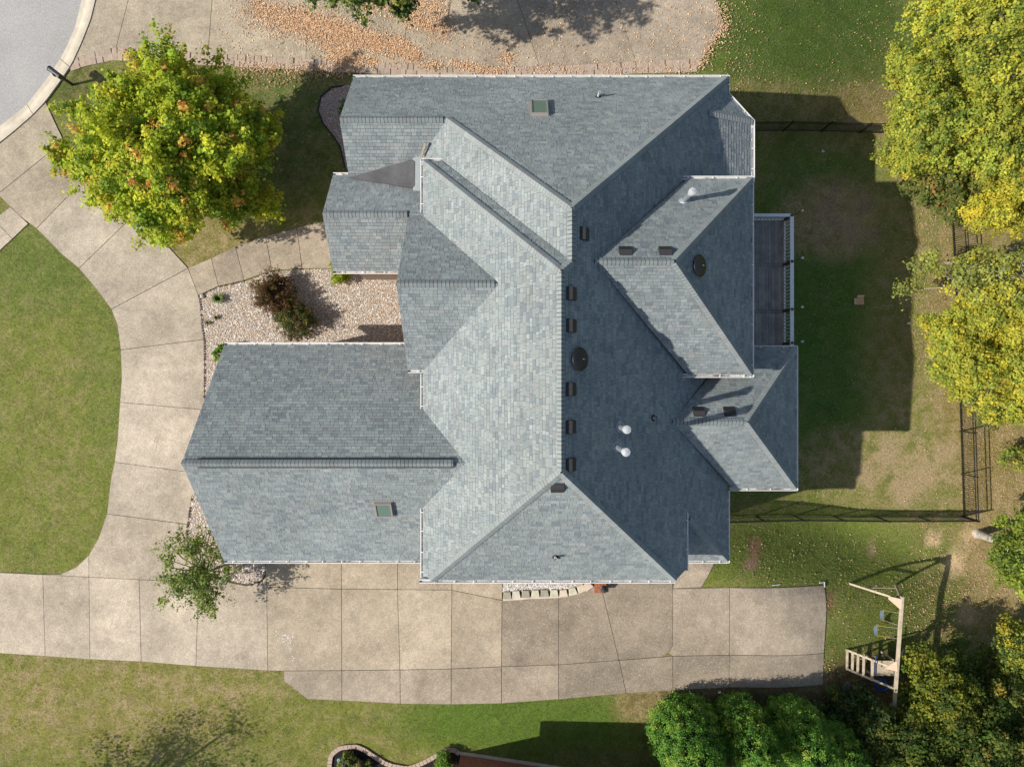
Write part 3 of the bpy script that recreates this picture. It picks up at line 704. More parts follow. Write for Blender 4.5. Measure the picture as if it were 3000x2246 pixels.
G_ = [((-6.55, 12.69), (8.97, 12.69), 4.65, (0, 1)), ((8.97, 12.69), (8.97, 11.95), 4.65, (1, 0)), ((8.97, 11.95), (10.0, 10.82), 4.65, (.739, .674)), ((10.0, 10.82), (10.0, 8.30), 4.65, (1, 0)),
      ((6.35, 7.89), (9.21, 7.89), 6.94, (0, 1)), ((9.21, 7.89), (9.21, .22), 6.94, (1, 0)), ((9.21, .22), (6.35, .22), 6.94, (0, -1)),
      ((9.0, 1.56), (11.78, 1.56), 4.65, (0, 1)), ((11.78, 1.56), (11.78, -4.42), 4.65, (1, 0)), ((11.78, -4.42), (8.97, -4.42), 4.65, (0, -1)),
      ((8.97, -4.42), (8.97, -7.40), 4.65, (1, 0)), ((8.97, -7.40), (6.75, -7.40), 4.65, (0, -1)),
      ((hx, -7.52), (-3.49, -7.52), 7.22, (0, -1)), ((6.75, -4.95), (6.75, -7.15), 6.77, (1, 0)),
      ((-3.49, -7.52), (-3.49, -4.50), 6.92, (-1, 0)), ((-3.49, -1.25), (-3.49, .36), 6.92, (-1, 0)), ((-3.49, 6.45), (-3.49, 8.57), 6.92, (-1, 0)), ((-3.49, 8.57), (-2.62, 8.57), 6.92, (0, 1)),
      ((-3.25, .40), (-3.96, .40), 6.94, (0, -1)), ((-7.21, 8.49), (-6.60, 8.49), 5.30, (0, 1)), ((-3.96, 4.41), (-7.21, 4.41), 5.30, (0, -1)),
      ((-11.84, 1.69), (-3.6, 1.69), 4.65, (0, 1)), ((-3.55, -7.40), (-11.84, -7.40), 4.65, (0, -1))]
for a, b, z, o2 in G_: gutter(a, b, z, o2)

# roof fittings
def on(px, py, p):
    """point of roof plane p seen at a pixel"""
    ax = (px - CX) / F; ay = (CY - py) / F      # x = ax D, y = ay D, z = 35 - D = a x + b y + c
    D = (H - p[2]) / (1 + p[0] * ax + p[1] * ay); return Vector((ax * D, ay * D, H - D))
def box_vent(px, py, p):
    u, v, n = frame(p); c = on(px, py, p); hw = .205
    mb = MB(); q = lambda s, t, h: c + u * s + v * t + n * h
    mb.add([q(-.22, -.18, .024), q(.22, -.18, .024), q(.22, .22, .024), q(-.22, .22, .024), q(-.22, -.18, .0), q(.22, -.18, .0), q(.22, .22, 0), q(-.22, .22, 0)], [(0, 1, 2, 3), (4, 5, 1, 0), (5, 6, 2, 1), (7, 4, 0, 3), (6, 7, 3, 2)])
    fl = None
    hd = MB(); up = Vector((0, 0, 1))
    # hood: level top running out from the slope, steep front face
    b0 = [q(-hw, .20, .01), q(hw, .20, .01)]; t0_ = [q(-hw, .16, .05), q(hw, .16, .05)]
    hz = Vector((v.x, v.y, 0)).normalized()
    t1_ = [t0_[0] - hz * .135 + up * -.012, t0_[1] - hz * .135 + up * -.012]; f1 = [q(-hw, -.25, .035), q(hw, -.25, .035)]; f0 = [q(-hw, -.25, .012), q(hw, -.25, .012)]
    vs = [b0[0], t0_[0], t1_[0], f1[0], f0[0], b0[1], t0_[1], t1_[1], f1[1], f0[1]]
    hd.add(vs, [(0, 1, 2, 3, 4), (9, 8, 7, 6, 5), (0, 5, 6, 1), (1, 6, 7, 2), (2, 7, 8, 3), (3, 8, 9, 4)])
    h = hd.build('box_vent', M['vent'], house)
    f = MB(); f.v, f.f = mb.v, mb.f; fo = f.build('flange', M['under'], None); fo.parent = h; fo.matrix_parent_inverse = Matrix.Identity(4)
for q in ((1672, 860), (1672, 954), (1671, 1140), (1671, 1250), (1671, 1361), (1710, 685)): box_vent(*q, E_)
box_vent(1633, 1426, SA)
for q in ((1832, 737), (1949, 737)): box_vent(*q, CN)
for q in ((2047, 1207), (2137, 1207)): box_vent(*q, DN)
def dome(px, py, p):
    u, v, n = frame(p); c = on(px, py, p)
    d = MB().lathe(c, n, [(.30, 0), (.30, .06), (.37, .07), (.385, .09), (.37, .115), (.30, .155), (.20, .185), (.09, .20), (.0, .205)], 32).build('dome_vent', M['dome'], house, True)
    k = MB().box(c + n * .215 - v * .05, (.02, .09, .02), Matrix((u, v, n)).transposed()).build('dome_latch', M['galv'], None); k.parent = d; k.matrix_parent_inverse = Matrix.Identity(4)
dome(1694, 1052, E_); dome(2044, 779, CE)
def flue(px, py, p, h, r=.10, cap=.14):
    u, v, n = frame(p); c = on(px, py, p); top = c + Vector((0, 0, h))
    f = MB().tube(c - Vector((0, 0, .1)), top, r, r, 16).build('flue_pipe', M['galv'], house, False)
    b = MB().lathe(c, n, [(.22, .012), (.21, .03), (.135, .09), (.125, .13)], 18).build('flue_flashing', M['galv'], None)
    k = MB().lathe(top, (0, 0, 1), [(r * 1.05, -.22), (cap * .92, -.20), (cap * .92, -.13), (r, -.12), (r, -.05), (cap, -.045), (cap, .0), (cap * .97, .02), (cap * .3, .05), (0.01, .055)], 20).build('flue_cap', M['capwhite'], None)
    for z in (b, k): z.parent = f; z.matrix_parent_inverse = Matrix.Identity(4)
flue(1816, 1250, E_, 1.55); flue(1807, 1308, E_, 2.05); flue(2004, 588, CN, 1.30)
def stack(px, py, p, h, r=.045):
    c = on(px, py, p); u, v, n = frame(p); top = c + Vector((0, 0, h))
    mb = MB().tube(c - Vector((0, 0, .05)), top, r, r, 14, False); mb.tube(top, top - Vector((0, 0, .4)), r * .72, r * .72, 14, False)
    k = len(mb.v); mb.lathe(top, (0, 0, 1), [(r, 0), (r * .72, 0)], 14)
    mb.f = mb.f[:-2]
    s = mb.build('vent_stack', M['pvc'], house)
    b = MB().lathe(c, n, [(.13, .01), (.10, .03), (.065, .07), (.055, .13)], 16).build('pipe_boot', M['rubber'], None); b.parent = s; b.matrix_parent_inverse = Matrix.Identity(4)
    MBd = MB().tube(top - Vector((0, 0, .3)), top - Vector((0, 0, .12)), r * .7, r * .7, 12); d = MBd.build('bore_shade_plug', M['rubber'], None); d.parent = s; d.matrix_parent_inverse = Matrix.Identity(4)  # dark plug stands in for the shade inside the pipe
stack(1752, 284, NB, .45); stack(1914, 1224, E_, .30); stack(1627, 1630, SA, .35)
def skylight(px, py, p, wd, ln):
    u, v, n = frame(p); c = on(px, py, p); Mx = Matrix((u, v, n)).transposed(); fr = MB(); t = .05
    for s in (-1, 1):
        fr.box(c + u * s * (wd / 2 - t / 2) + n * .07, (t, ln - 2 * t, .15), Mx)
        fr.box(c + v * s * (ln / 2 - t / 2) + n * .0705, (wd, t, .151), Mx)
    f = fr.build('skylight', M['sky_frame'], house)
    gl = MB().box(c + n * .11, (wd - 2 * t, ln - 2 * t, .012), Mx).build('skylight_pane', M['sky_glass'], None)
    fl = MB().box(c + n * .018 - v * .06, (wd + .12, ln + .24, .012), Mx).build('skylight_flashing', M['sky_frame'], None)
    for z in (gl, fl): z.parent = f; z.matrix_parent_inverse = Matrix.Identity(4)
skylight(1580, 321, NB, .66, 1.14); skylight(1125, 1487, GS, .64, .78)

# walls with openings under the eaves
def wall_box(x0, x1, y0, y1, ztop, zbot=None):
    zb = min(g(x, y) for x in (x0, x1) for y in (y0, y1)) - .4 if zbot is None else zbot
    MB().box(((x0 + x1) / 2, (y0 + y1) / 2, (zb + ztop) / 2), (x1 - x0, y1 - y0, ztop - zb)).build('wall', M['brick'], house)
wall_box(-3.08, 8.55, -6.95, 12.25, 4.60); wall_box(-3.02, 6.30, -7.08, 8.10, 6.80); wall_box(4.6, 8.78, .66, 7.42, 6.82); wall_box(8.0, 11.36, -4.0, 1.14, 4.56)
wall_box(-6.14, -2.9, 8.62, 12.20, 4.58); wall_box(-6.80, -2.95, 4.85, 8.05, 5.2); wall_box(-3.55, -2.8, .85, 6.0, 6.85); wall_box(-11.45, -2.85, -6.98, 1.26, 4.57)
MB().prism(ccw([(8.5, 11.6), (9.6, 10.55), (9.6, 8.0), (8.5, 8.0)]), -3, 4.55).build('wall', M['brick'], house)
def gable_wall(x, y0, y1, yr, z0, zr_):
    mb = MB(); vs = [(x, y0, z0), (x, y1, z0), (x, yr, zr_), (x + .2, y0, z0), (x + .2, y1, z0), (x + .2, yr, zr_)]
    mb.add(vs, [(0, 1, 2), (5, 4, 3), (0, 3, 4, 1), (1, 4, 5, 2), (2, 5, 3, 0)]).build('gable_wall', M['brick'], house)
gable_wall(-6.142, 8.62, 11.9, 9.99, 4.6, 6.75); gable_wall(-6.802, 4.9, 8.0, EN_r, 5.22, 6.70); gable_wall(-3.552, .9, 5.95, F_r, 6.86, 9.4); gable_wall(-11.452, -6.9, 1.2, G_r, 4.6, 8.1)
def opening(x, y, z, wd, ht, nrm, kind='window'):
    n = Vector((*nrm, 0)); s = Vector((-n.y, n.x, 0)); c = Vector((x, y, z)); Mx = Matrix((s, n, Vector((0, 0, 1)))).transposed()
    fr = MB()
    for q in (-1, 1):
        fr.box(c + s * q * (wd / 2 - .04) + n * .02, (.08, .07, ht), Mx); fr.box(c + Vector((0, 0, q * (ht / 2 - .04))) + n * .021, (wd, .072, .08), Mx)
    if kind == 'window': fr.box(c + n * .018, (wd, .05, .05), Mx); fr.box(c + n * .017, (.05, .05, ht), Mx)
    f = fr.build(kind, M['white'], house)
    pn = MB().box(c + n * .004, (wd - .1, .02, ht - .1), Mx).build('pane' if kind == 'window' else 'door_leaf', M['window'] if kind == 'window' else (M['garage_door'] if kind == 'garage_door' else M['frontdoor']), None)
    pn.parent = f; pn.matrix_parent_inverse = Matrix.Identity(4)
for y in (-.3, -4.6): opening(-11.45, y, 2.2, 1.6, 1.5, (-1, 0))
for x in (-9.8, -6.6): opening(x, -6.98, 1.65, 2.6, 2.2, (0, -1), 'garage_door')
opening(-6.80, 6.45, 1.75, 1.1, 2.3, (-1, 0), 'door')
for y in (2.0, 4.8): opening(-3.55, y, 5.7, 1.1, 1.5, (-1, 0))
for x in (-9.6, -7.4, -5.2): opening(x, 1.26, 2.3, 1.1, 1.5, (0, 1))
for x in (-1, 2, 5): opening(x, -7.08, 5.6, 1.1, 1.4, (0, -1)); opening(x, 12.25, 2.4, 1.2, 1.5, (0, 1))
for y in (2.4, 5.8): opening(8.78, y, 5.3, 1.4, 1.5, (1, 0)); 
for y in (2.2, 4.2, 6.4): opening(8.78, y, 2.6, 1.3, 2.0, (1, 0))
for y in (-2.6, -.4): opening(11.36, y, 2.6, 1.3, 1.7, (1, 0)); opening(11.36, y, -.8, 1.3, 1.5, (1, 0))
opening(-6.14, 10.4, 2.3, 1.6, 1.6, (-1, 0))

# ------------------------------------------------------------------ deck behind the house
ZD = 1.50
def PD(px, py): return P(px, py, ZD)
dk = thing('deck', 'raised grey plank deck with white railing behind the house', 'deck', (10.3, 4.6, g(10.3, 4.6)))
x0 = 8.80; x1 = PD(2298, 700).x; yT = PD(2250, 643).y; yB = PD(2250, 1040).y
yj = [PD(2250, 776).y, PD(2250, 912).y]
segs = [(yT, yj[0] + .075), (yj[0] - .075, yj[1] + .075), (yj[1] - .075, yB)]
nb = int((x1 - x0) / .146)
for a, b in segs:
    for k in range(nb + 1):
        xa = x1 - (k + 1) * .146 + .004; xb = x1 - k * .146 - .004
        if xb < x0: continue
        mb = MB(); v_ = random.uniform(.85, 1.15); mb.cur = (.36 * v_, .32 * v_, .285 * v_); mb.box(((xa + xb) / 2, (a + b) / 2, ZD - .016 + random.uniform(-.002, .002)), (xb - xa, a - b - .01, .032)); mb.build('deck_board', M['deck'], dk)
for y in yj:
    mb = MB(); mb.cur = (.30, .265, .235); mb.box(((x0 + x1) / 2, y, ZD - .016), (x1 - x0, .136, .034)); mb.build('deck_board', M['deck'], dk)
mb = MB()
for x in (x0 + .1, (x0 + x1) / 2, x1 - .06): mb.box((x, (yT + yB) / 2, ZD - .17), (.05, yT - yB, .25))
mb.build('deck_joist', M['postwood'], dk)
zb_, zt_ = ZD + .09, ZD + .95
mb = MB().box((x1 - .02, (yT + yB) / 2, zb_), (.075, yT - yB, .05)); mb.build('bottom_rail', M['rail'], dk)
mb = MB().box((x1 - .02, (yT + yB) / 2, zt_), (.165, yT - yB, .045)); mb.build('top_rail', M['rail'], dk)
mb = MB().box(((x0 + x1) / 2, yT - .02, zb_), (x1 - x0, .075, .05)); mb.build('bottom_rail', M['rail'], dk)
mb = MB().box(((x0 + x1) / 2 - .05, yT - .02, zt_), (x1 - x0, .135, .045)); mb.build('top_rail', M['rail'], dk)
bal = bpy.data.meshes.new('baluster'); q = MB().box((0, 0, 0), (.046, .046, zt_ - zb_ - .04)); bal.from_pydata(q.v, [], q.f); bal.materials.append(M['rail'])
def baluster(x, y):
    o = bpy.data.objects.new('baluster', bal); col.objects.link(o); o.parent = dk; o.location = Vector((x, y, (zb_ + zt_) / 2)) - dk.location
y = yT - .2
while y > yB:
    if all(abs(y - j) > .1 for j in yj): baluster(x1 - .02, y)
    y -= .155
x = x0 + .15
while x < x1 - .1: baluster(x, yT - .02); x += .155
pts = [(x1 - .02, yT - .03), (x1 - .02, yj[0]), (x1 - .02, yj[1]), (x1 - .02, yB + .5)]
for i, (x, y) in enumerate(pts):
    p = MB().box((x, y, (g(x, y) - .2 + zt_ + .04) / 2), (.115, .115, zt_ + .04 - g(x, y) + .2)).build('deck_post', M['postwood'], dk)
    lp = MB().tube((x + .07, y, zt_ - .3), (x + .10, y + .01, zt_ + .78), .014, .014, 8).build('lamp_pole', M['postwood'], None)
    lb = MB().lathe((x + .12, y + .01, zt_ + .70), (.3, .1, 1), [(.03, 0), (.045, .05), (.06, .1), (.045, .15), (.0, .18)], 12).build('bulb', M['bulb'], None, True)
    for z in (lp, lb): z.parent = p; z.matrix_parent_inverse = Matrix.Identity(4)

# ------------------------------------------------------------------ pebble beds
def pebbles(name, poly_px, n, smin, smax, pal, label, dz=.03, excl=None):
    poly = [P2(*p) for p in poly_px]; xs = np.array([p[0] for p in poly]); ys = np.array([p[1] for p in poly])
    def inside(X, Y):
        r = np.zeros(len(X), bool); m = len(poly); j = m - 1
        for i in range(m):
            c = ((ys[i] > Y) != (ys[j] > Y)) & (X < (xs[j] - xs[i]) * (Y - ys[i]) / (ys[j] - ys[i] + 1e-12) + xs[i]); r ^= c; j = i
        return r
    X = rng.uniform(xs.min(), xs.max(), n * 4); Y = rng.uniform(ys.min(), ys.max(), n * 4); k = inside(X, Y); X, Y = X[k][:n], Y[k][:n]; n = len(X)
    Zg = np.array([g(a, b) for a, b in zip(X, Y)]) + dz
    oct_ = np.array([(1, 0, 0), (.3, .95, 0), (-.8, .6, 0), (-.8, -.6, 0), (.3, -.95, 0), (0, 0, .75)], float)
    s = rng.uniform(smin, smax, n); a = rng.uniform(0, 6.28, n); st_ = rng.uniform(.6, 1.0, n)
    base_ = oct_[None] * rng.uniform(.75, 1.2, (n, 6, 1)); bx = base_[..., 0] * s[:, None]; by = base_[..., 1] * (s * st_)[:, None]; bz = base_[..., 2] * (s * rng.uniform(.5, .9, n))[:, None]
    Vv = np.stack([bx * np.cos(a)[:, None] - by * np.sin(a)[:, None] + X[:, None], bx * np.sin(a)[:, None] + by * np.cos(a)[:, None] + Y[:, None], bz + (Zg + rng.uniform(-.01, .012, n))[:, None]], -1)
    tf = np.array([(0, 1, 5), (1, 2, 5), (2, 3, 5), (3, 4, 5), (4, 0, 5)]); Fq = (np.arange(n)[:, None, None] * 6 + tf[None]).reshape(-1, 3)
    cc = np.array(pal)[rng.integers(0, len(pal), n)] * rng.uniform(.75, 1.2, (n, 1))
    o = link(name, fast_mesh(name, Vv.reshape(-1, 3), Fq, np.repeat(cc, 6, axis=0)), M['pebble']); return tag(o, label, 'gravel', kind='stuff')
tanp = [(.62, .53, .43), (.52, .39, .26), (.74, .69, .62), (.42, .36, .31), (.64, .52, .40), (.28, .25, .23), (.80, .77, .72), (.50, .47, .44)]
bed1 = [(583, 868), (640, 842), (716, 826), (795, 796), (886, 790), (975, 788), (1010, 770), (1250, 770), (1250, 1080), (760, 1080), (740, 1250), (602, 1250), (600, 1108), (600, 1000), (593, 958), (589, 895)]
o = drape('gravel_bed', [P2(*p) for p in bed1], .022, M['gravelbase']); o['kind'] = 'structure'
pebbles('gravel', bed1, 26000, .018, .042, tanp, 'tan river gravel in the front bed beside the garage wing')
bed2 = [(564, 1449), (554, 1517), (547, 1560), (556, 1620), (583, 1662), (610, 1682), (684, 1706), (725, 1713), (766, 1701), (777, 1682), (777, 1600), (700, 1500), (640, 1430)]
o = drape('gravel_bed', [P2(*p) for p in bed2], .022, M['gravelbase']); o['kind'] = 'structure'
pebbles('gravel', bed2, 6500, .018, .042, tanp, 'tan river gravel in the corner bed under the small leaning tree')
bed3 = [(1040, 250), (1005, 253), (972, 258), (940, 285), (932, 326), (947, 362), (976, 399), (997, 430), (1012, 494), (1060, 500), (1090, 380), (1080, 260)]
o = drape('gravel_bed', [P2(*p) for p in bed3], .022, M['gravelbase']); o['kind'] = 'structure'
pebbles('gravel', bed3, 5500, .016, .036, [(.40, .27, .23), (.48, .36, .31), (.60, .53, .49), (.30, .20, .17), (.68, .62, .57)], 'dark reddish gravel in the rounded bed by the shaded lawn')
bed4 = [(1473, 1690), (1473, 1733), (1600, 1730), (1680, 1722), (1718, 1708), (1735, 1690), (1735, 1660), (1473, 1660)]
o = drape('gravel_bed', [P2(*p) for p in bed4], .030, M['gravelbase']); o['kind'] = 'structure'
pebbles('gravel', bed4, 5200, .014, .034, [(.75, .74, .70), (.66, .64, .60), (.78, .76, .74), (.55, .52, .48), (.72, .66, .55)], 'white pebbles behind the cut stone border below the house', .055)
mb = MB(); e3 = [P(*q) for q in bed3[1:9]]
for a, b in zip(e3, e3[1:]): mb.bar((a.x, a.y, .53), (b.x, b.y, .53), .06, .10)
tag(mb.build('bed_edging', M['edging']), 'black plastic edging curving round the reddish gravel bed', 'edging')
ebe = thing('brick_edging', 'row of small dark brick edgers between drive and gravel bed', 'edging', (*P2(592, 960), .5))
ep = resample([P2(*q) for q in [(716, 824), (640, 841), (584, 866), (589, 895), (593, 958), (600, 1000), (600, 1108), (599, 1165)]], 58)
for a, b in zip(ep, ep[1:]):
    if random.random() < .25: continue
    c = (a + b) / 2; an = math.atan2((b - a).y, (b - a).x); mb = MB(); v_ = random.uniform(.5, 1.3); mb.cur = (.15 * v_, .11 * v_, .09 * v_)
    mb.box((c.x, c.y, .545), (.085, .055, .07), Matrix.Rotation(an + random.uniform(-.2, .2), 3, 'Z')); mb.build('edging_brick', M['paver'], ebe)
ebc = thing('brick_edging', 'curved row of dark edgers round the corner gravel bed', 'edging', (*P2(725, 1713), .5))
ep = resample([P2(*q) for q in bed2[:10]], 52)
for a, b in zip(ep, ep[1:]):
    if random.random() < .2: continue
    c = (a + b) / 2; an = math.atan2((b - a).y, (b - a).x); mb = MB(); v_ = random.uniform(.4, 1.1); mb.cur = (.17 * v_, .12 * v_, .10 * v_)
    mb.box((c.x, c.y, .545), (.11, .06, .07), Matrix.Rotation(an + random.uniform(-.15, .15), 3, 'Z')); mb.build('edging_brick', M['paver'], ebc)
# cut stone border below the house
sb = thing('stone_border', 'curved border of cut tan stones below the house gutter', 'stone border', (*P2(1600, 1740), .5))
cen = [(1486, 1741, 0), (1512, 1738, .05), (1540, 1737, .02), (1568, 1736, 0), (1595, 1735, .02), (1623, 1735, 0), (1650, 1735, .06), (1677, 1730, .25), (1702, 1722, .42), (1722, 1714, .6)]
for i, (a, b, an) in enumerate(cen):
    p = P(a, b); mb = MB(); dark = i in (0, 2, 4); mb.cur = tuple(v * random.uniform(.93, 1.07) for v in ((.36, .32, .26) if dark else (.60, .53, .42)))
    wb, wt, dp = .40, .30, .34; R_ = Matrix.Rotation(an, 2); pts_ = [(-wt / 2, dp / 2), (wt / 2, dp / 2), (wb / 2 + .01, -dp / 2), (-wb / 2, -dp / 2)]
    lo = [R_ @ Vector(q) for q in pts_]; hi = [R_ @ Vector((q[0] * .93, q[1] * .93)) for q in pts_]
    vs = [(p.x + q.x, p.y + q.y, .48) for q in lo] + [(p.x + q.x, p.y + q.y, .64) for q in lo] + [(p.x + q.x, p.y + q.y, .66) for q in hi]
    mb.add(vs, [(8, 9, 10, 11)[::-1]] + [(k, (k + 1) % 4, 4 + (k + 1) % 4, 4 + k) for k in range(4)] + [(4 + k, 4 + (k + 1) % 4, 8 + (k + 1) % 4, 8 + k) for k in range(4)])
    mb.build('stone', M['stone'], sb)
mb = MB(); ft = [P(*q) for q in [(1473, 1756), (1560, 1750), (1636, 1747), (1690, 1736), (1722, 1722), (1738, 1712)]]
for a, b in zip(ft, ft[1:]): mb.bar((a.x, a.y + .02, .56), (b.x, b.y + .02, .56), .10, .06)
mb.build('footing', M['kerb'], sb)
# brick plinth with a small lantern beside the stones
p = P(1758, 1719); pln = thing('brick_plinth', 'low red brick plinth at the end of the stone border', 'plinth', (p.x, p.y, .5))
for i in range(4):
    for j in range(2):
        mb = MB(); mb.box((p.x - .21 + i * .14 + .0, p.y - .12 + j * .24, .60), (.132, .232, .10)); mb.build('brick', M['terracotta'], pln)
q = Vector((p.x + .12, p.y + .0, .65)); ln_ = thing('garden_lantern', 'small dark bronze lantern standing on the red brick plinth', 'lantern', q)
MB().lathe(q, (0, 0, 1), [(.13, 0), (.13, .03), (.09, .05)], 8).build('lantern_base', M['verdigris'], ln_); MB().lathe(q, (0, 0, 1), [(.085, .05), (.11, .34)], 8).build('lantern_body', M['verdigris'], ln_)
MB().lathe(q, (0, 0, 1), [(.14, .34), (.13, .37), (.05, .46), (.03, .50), (.0, .52)], 8).build('lantern_roof', M['verdigris'], ln_)

# ------------------------------------------------------------------ lower planter with paver edging
pb = [(960, 2290), (960, 2246), (963, 2214), (968, 2203), (981, 2191), (995, 2182), (1011, 2179), (1048, 2177), (1074, 2189), (1095, 2204), (1131, 2226), (1152, 2234), (1193, 2241), (1220, 2233), (1250, 2219), (1280, 2202), (1304, 2190), (1329, 2186), (1350, 2199)]
o = drape('planter_bed', [P2(*q) for q in pb] + [P2(1345, 2300), P2(965, 2330)], .02, M['mulch']); o['kind'] = 'structure'
pe = thing('paver_edging', 'winding tan paver edging round the dark mulch planter', 'edging', (*P2(1150, 2234), .5))
ep = resample([P2(*q) for q in pb], 46)
for a, b in zip(ep, ep[1:]):
    d = (b - a).normalized(); nr = Vector((d.y, -d.x)); c = (a + b) / 2 + nr * .10
    place_paver(pe, c, math.atan2(d.y, d.x), (b - a).length * 1.0 - .012, .205, .10)
# ------------------------------------------------------------------ neighbour's brick house at the lower edge (only its wall foot is in the picture)
nb_ = thing('brick_house', 'red brick house wall at the bottom edge with its shadow on the grass', 'house', (2, -18.5, .5))
ang = math.radians(-8.5); R2 = Matrix.Rotation(ang, 2); c0 = Vector(P2(1349, 2206))
def nh(x, y): q = c0 + R2 @ Vector((x, y)); return (q.x, q.y)
MB().prism(ccw([nh(0, 0), nh(13, 0), nh(13, -9), nh(0, -9)]), -.6, 3.95).build('wall', M['redbrick'], nb_)
mb = MB(); a = nh(-.03, .05); b = nh(13, .05); mb.bar((a[0], a[1], .55), (b[0], b[1], .55), .10, .14); mb.build('foundation_ledge', M['kerb'], nb_)
ev = [(-2.6, -16.72), (11.0, -17.0), (11.3, -28.5), (-3.4, -28)]
rp = [(1.8, -21.6), (7.0, -21.6)]
mb = MB(); vs = [(x, y, 3.95) for x, y in ev] + [(x, y, 4.10) for x, y in ev] + [(x, y, 7.2) for x, y in rp]
mb.add(vs, [(0, 3, 2, 1), (0, 1, 5, 4), (1, 2, 6, 5), (2, 3, 7, 6), (3, 0, 4, 7), (4, 5, 9, 8), (5, 6, 9), (6, 7, 8, 9), (7, 4, 8)]); mb.build('roof', M['under'], nb_)

# ------------------------------------------------------------------ mailbox by the kerb
p = P(213, 249); mbx = thing('mailbox', 'black round-topped mailbox on a post at the street kerb', 'mailbox', p)
MB().box((p.x, p.y, p.z + .5), (.10, .10, 1.06)).build('post', M['black_metal'], mbx)
ax = Vector((-.80, .60, 0)).normalized() ; sd = Vector((-ax.y, ax.x, 0)); prof = [(-.115, 0), (.115, 0)] + [(.115 * math.cos(t), .15 + .115 * math.sin(t)) for t in np.linspace(0, math.pi, 11)]
c = Vector((p.x, p.y, p.z + 1.03)) - ax * .18; vs = []
for t in (0, .62):
    for s, h in prof: vs.append(c + ax * t + sd * s + Vector((0, 0, h)))
m = len(prof); mb = MB(); mb.add(vs, [tuple(range(m)), tuple(range(m, 2 * m))[::-1]] + [(i, (i + 1) % m, m + (i + 1) % m, m + i) for i in range(m)])
mb.build('box', nm('satin_dark_metal', (.045, .05, .06), .35, .5)[0], mbx)
mb = MB(); vs = []
for t in (.62, .645):
    for s, h in prof: vs.append(c + ax * t + sd * s * 1.06 + Vector((0, 0, h * 1.04)))
mb.add(vs, [tuple(range(m)), tuple(range(m, 2 * m))[::-1]] + [(i, (i + 1) % m, m + (i + 1) % m, m + i) for i in range(m)]); mb.build('door', M['black_metal'], mbx)
MB().box(c + ax * .25 + sd * .125 + Vector((0, 0, .18)), (.03, .12, .16), Matrix.Rotation(.6, 3, 'Z')).build('flag', M['black_metal'], mbx)
MB().box(c + ax * .16 + Vector((0, 0, -.012)), (.26, .18, .022), Matrix((ax, sd, Vector((0, 0, 1)))).transposed()).build('bracket', M['black_metal'], mbx)

# ------------------------------------------------------------------ iron fences
def fence(label, pts_px, h=1.35, post_gap=2.2):
    pts = [P(*q) for q in pts_px]; o = thing('iron_fence', label, 'fence', pts[0]); line = resample([(p.x, p.y) for p in pts], 400)
    L = sum((line[i + 1] - line[i]).length for i in range(399)); n = max(2, round(L / post_gap) + 1)
    def at(t):
        i = min(398, int(t / L * 399)); fr_ = t / L * 399 - i; q = line[i].lerp(line[i + 1], fr_); return Vector((q.x, q.y, g(q.x, q.y)))
    ps = [at(L * k / (n - 1)) for k in range(n)]
    for p in ps: MB().box(p + Vector((0, 0, h / 2 - .05)), (.06, .06, h + .20)).tube(p + Vector((0, 0, h + .05)), p + Vector((0, 0, h + .10)), .038, .01, 4).build('fence_post', M['black_metal'], o)
    for a, b in zip(ps, ps[1:]):
        for z in (.12, h - .22, h - .03): MB().bar(a + Vector((0, 0, z)), b + Vector((0, 0, z)), .032, .035).build('fence_rail', M['black_metal'], o)
    mb = MB(); t = .11
    while t < L: p = at(t); mb.box(p + Vector((0, 0, h / 2 + .02)), (.018, .018, h - .04)); t += .112
    mb.build('picket_row', M['black_metal'], o, kind='stuff')
fence('black iron fence running from the house bay towards the yellow tree', [(2180, 386), (2330, 384), (2480, 386), (2760, 392)])
fence('long black iron fence along the wooded back of the yard', [(2776, 392), (2783, 600), (2795, 800), (2808, 1160), (2813, 1300), (2820, 1512)])
fence('black iron fence between the back yard and the swing set lawn', [(2100, 1516), (2500, 1514), (2816, 1513)])

# ------------------------------------------------------------------ swing set
sg = P(2560, 1830); sw = thing('swing_set', 'weathered timber swing set with ladder, blue swings and green slide', 'swing set', sg)
gz1 = lambda x, y: Vector((x, y, g(x, y)))
f1 = P(2488, 1709); f2 = P(2625, 1712); zb1 = (f1.z + f2.z) / 2 + 2.35
b0 = P(2643, 1750, zb1); b1 = P(2619, 2085, zb1); bd = (b1 - b0).normalized()
def wood(name, a, b, wd=.09, ht=.09, mat='treatedwood'): return MB().bar(a, b, wd, ht).build(name, M[mat], sw)
wood('top_beam', b0 - bd * .05, b1, .11, .16)
wood('leg', f1 - Vector((0, 0, .05)), b0 + bd * .12 - Vector((.02, 0, .06))); wood('leg', f2 - Vector((0, 0, .05)), b0 + bd * .12 + Vector((.03, 0, -.06)))
wood('cross_brace', f1.lerp(b0, .28) , f2.lerp(b0, .28) , .04, .09)
for s, (ax_, by) in enumerate((((.38, .30)), ((.38, .30)))):
    pass
gp = MB(); k0 = b0 + Vector((0, 0, .085)); gp.add([k0 + bd * .05 + Vector((-.04, 0, 0)), k0 + bd * .55 + Vector((-.05, 0, 0)), k0 + bd * .02 + Vector((-.50, .02, -.30)), k0 + bd * .14 + Vector((-.50, 0, -.32))] , [(0, 1, 3, 2)])
gp.add([Vector(q_) - Vector((0, 0, .02)) for q_ in gp.v], [(2, 3, 1, 0)]); gp.build('gusset', M['gusset'], sw)
l1 = P(2478, 1902); l2 = P(2477, 1957); t1_ = P(2620, 1958, zb1 - .12); t2_ = P(2617, 2015, zb1 - .12)
wood('ladder_rail', l1, t1_, .09, .06); wood('ladder_rail', l2, t2_, .09, .06)
